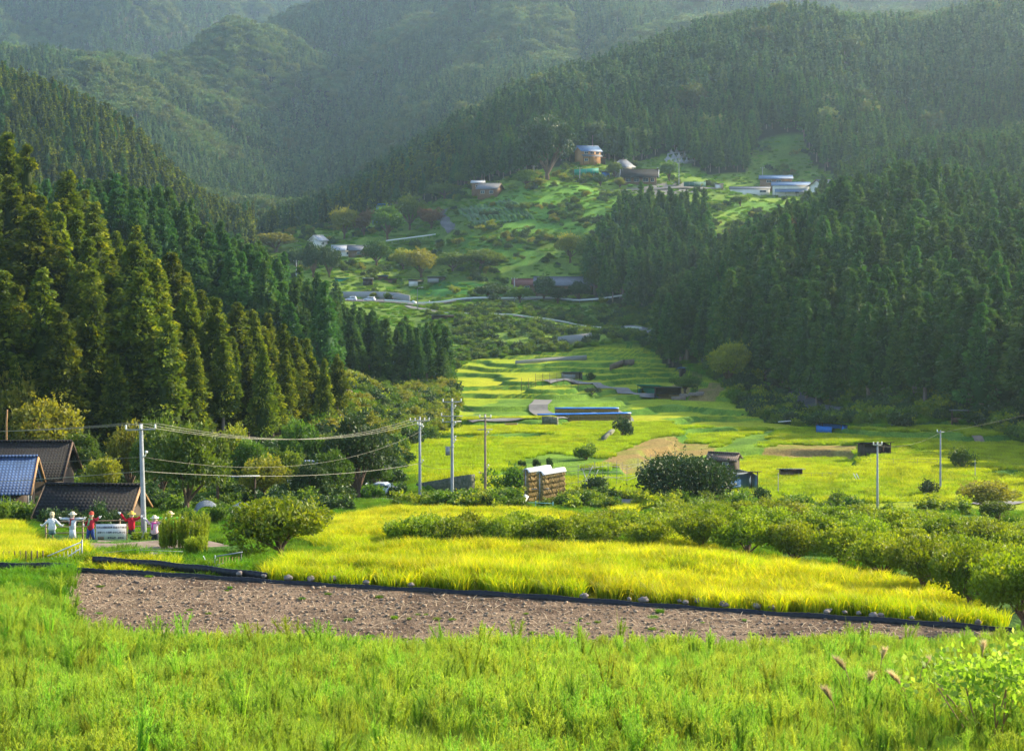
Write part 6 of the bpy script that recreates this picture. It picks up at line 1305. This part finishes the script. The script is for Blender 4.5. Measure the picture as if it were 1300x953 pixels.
# ------------------------------------------------------------------ undergrowth: uncountable bushes
UND = bpy.data.collections.new('undergrowth_kinds')
for i in range(6):
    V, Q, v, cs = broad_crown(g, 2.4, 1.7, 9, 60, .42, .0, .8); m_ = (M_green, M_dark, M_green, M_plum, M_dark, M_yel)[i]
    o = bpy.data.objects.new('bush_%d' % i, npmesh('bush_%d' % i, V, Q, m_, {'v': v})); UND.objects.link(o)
P = []; S = []; K = []
def add_under(y0, y1, sp, s, cond, kinds):
    X, Y, Z, px, sl, k = field(y0, y1, sp, -60, 1360, lambda px, sl, Y, val, f, plot: cond(px, sl, Y) & ~val & ~PATHMASK(px, Y, sl) & ~front_rice(px, sl, Y))
    P.append(np.stack([X, Y, Z], 1)); S.append(s * (.6 + .8 * g.random(len(X)))); K.append(g.choice(kinds, len(X)))
left = [(400, 452), (575, 492), (580, 545), (520, 590), (500, 605), (400, 600), (390, 500)]
add_under(200, 480, 2.3, .9, lambda px, sl, Y: inpoly(px, sl, left) & (fbm(px / 15, sl / 9, 6, 2) > -.35), [0, 2, 3, 5, 0, 1])
add_under(240, 470, 2.4, 1.0, lambda px, sl, Y: (px > 845) & (sl > 455) & (sl < 575) & (fbm(px / 18, sl / 6, 16, 2) > -.35), [0, 1, 2, 4, 3])
add_under(150, 235, 2.0, .7, lambda px, sl, Y: (px < 500) & (fbm(px / 18, sl / 8, 26, 2) > -.15) & ~((px > 440) & (Y < 195)), [0, 1, 2, 4])
add_under(500, 690, 3.0, .85, lambda px, sl, Y: ~((Y > interp(px, [(545, 640), (620, 620), (700, 605), (800, 588), (834, 560)])) & (Y < interp(px, [(545, 655), (620, 637), (700, 624), (800, 607), (834, 580)]))) & (Y < interp(px, [(540, 660), (700, 650), (850, 640)])) & (px > 545) & (px < 860) & (sl > 382) & (fbm(px / 22, sl / 7, 36, 3) > -.25), [0, 2, 0, 1])
add_under(640, 960, 4.0, 1.0, lambda px, sl, Y: (px > 330) & (px < 1100) & (sl < 385) & (fbm(px / 26, sl / 9, 46, 3) > .27) & ~forest_zone(px, Y, sl), [0, 1, 2, 4, 0, 5])
add_under(150, 180, 1.8, .6, lambda px, sl, Y: (px > 500) & (sl > 640) & (fbm(px / 14, sl / 4, 56, 2) > .1), [0, 3, 2])
P = np.concatenate(P); S = np.concatenate(S); K = np.concatenate(K)
ok = np.ones(len(P), bool)
for (cx_, cy_, cr_, ch_) in CLEAR:
    dy = cy_ - P[:, 1]; lat = np.abs(P[:, 0] - cx_ * P[:, 1] / cy_)
    ok &= ~((np.hypot(P[:, 0] - cx_, dy) < cr_ + 1.5) | ((dy > 0) & (dy < 14 + cr_ * (1 if cy_ > 500 else .3)) & (lat < cr_) & (cy_ > 190)))
P, S, K = P[ok], S[ok], K[ok]; print('under', len(P))
scatter('undergrowth', P, K, np.stack([0 * S, 0 * S, g.uniform(0, 6.28, len(S))], 1), np.stack([S * 1.2, S * 1.2, S], 1), UND, 'low bushes and scrub covering the valley slopes', 'undergrowth')
# tea hedges
M_tea = leafmat('tea_leaf', (.03, .08, .015), (.06, .15, .025), .2, tips=(.12, .24, .04))
for k in range(12):
    a = find(580 + k * 6.0, 268 - k * 1.2, 640); b = find(606 + k * 6.4, 287 - k * .6, 640); d = b - a; n = 26; V = []
    pts = [a.lerp(b, i / n) for i in range(n + 1)]; s = Vector((-d.y, d.x, 0)).normalized(); gg = np.random.default_rng(k)
    for v in pts:
        z = gz(v.x, v.y); w = .8 + .15 * gg.random(); h = 1.0 + .15 * gg.random()
        for o_, zz in ((-w, -.2), (-w * .85, h * .75), (0, h), (w * .85, h * .75), (w, -.2)): r = v + s * o_ - a; V.append((r.x, r.y, z + zz - a.z))
    Q = np.array([(i * 5 + j, i * 5 + j + 1, i * 5 + 6 + j, i * 5 + 5 + j) for i in range(n) for j in range(4)])
    ob = link('tea_hedge', npmesh('tea_hedge', V, Q, M_tea, {'v': gg.random(len(V))}), None, a); tag(ob, nth(k, 'of the parallel clipped tea hedges on the village slope'), 'hedge', 'tea hedges on the village slope')
# bright goldenrod clumps by the leaning pole, sprawling vine at lower right
def clump(label, px, Y, h, w, n, kinds=(0, 1, 2, 3), name='goldenrod_clump'):
    p = at(px, Y); o = empty(name, p, 0, label, 'plant'); V = []; Q = []; T_ = []; vv = []; nn = 0
    for i in range(n):
        P_ = []; c = np.stack([np.full(30, g.uniform(-w, w)), np.full(30, g.uniform(-w, w) * .6), np.linspace(.1, h * g.uniform(.6, 1.05), 30)], 1); c[:, 0] += g.normal() * .12 * np.linspace(0, 1, 30)
        a, q, t, v = blades(g, c, 4, .22, .01, .024, 1.0, .3, .8); V.append(a); Q.append(q + nn); T_.append(t + nn); vv.append(v); nn += len(a)
    link('foliage', npmesh('foliage', np.concatenate(V), [np.concatenate(Q), np.concatenate(T_)], M_weed, {'v': np.concatenate(vv)}), o); return o
clump('large feathery green clump right of the leaning pole', 232, 93, 1.8, 1.25, 90); clump('smaller feathery green clump at the right foot of the larger one', 248, 86, 1.2, .5, 40); clump('low green clump on the path below the banner', 142, 95, .42, .4, 20); clump('low green clump at the foot of the leaning pole', 178, 100, .9, .45, 26); clump('small green clump left of the largest clump', 212, 97, .9, .4, 24)
p = at(1262, 27); c = g.normal(0, 1, (900, 3)) * np.array([.55, .4, .22]) + np.array([0, 0, hz(838, p) - .25]); V, Q = sprays(c, g.normal(size=(900, 3)) + np.array([0, 0, .8]), .11, .09, g)
o = empty('vine_bush', p, 0, 'sprawling vine bush with broad bright leaves at the lower right corner', 'bush'); link('leaves', npmesh('leaves', V, Q, M_weed, {'v': np.repeat(.3 + .6 * g.random(900), 4)}), o)
q = MB()
for k in range(8): q.tube([(g.normal() * .2, g.normal() * .15, 0), (g.normal() * .4, g.normal() * .2, 1.0)], .012, 5)
q.build('stems', M_wood, o)
q = MB(); q.tube([(0, 0, -1), (0, 0, 7.5), (.1, 0, 9)], [.14, .11, .09], 8); tag(q.build('bare_trunk', mat('orange_bark', (.36, .20, .09), .9), None, at(8, 198)), 'bare orange brown tree trunk at the left edge before the wood', 'trunk')
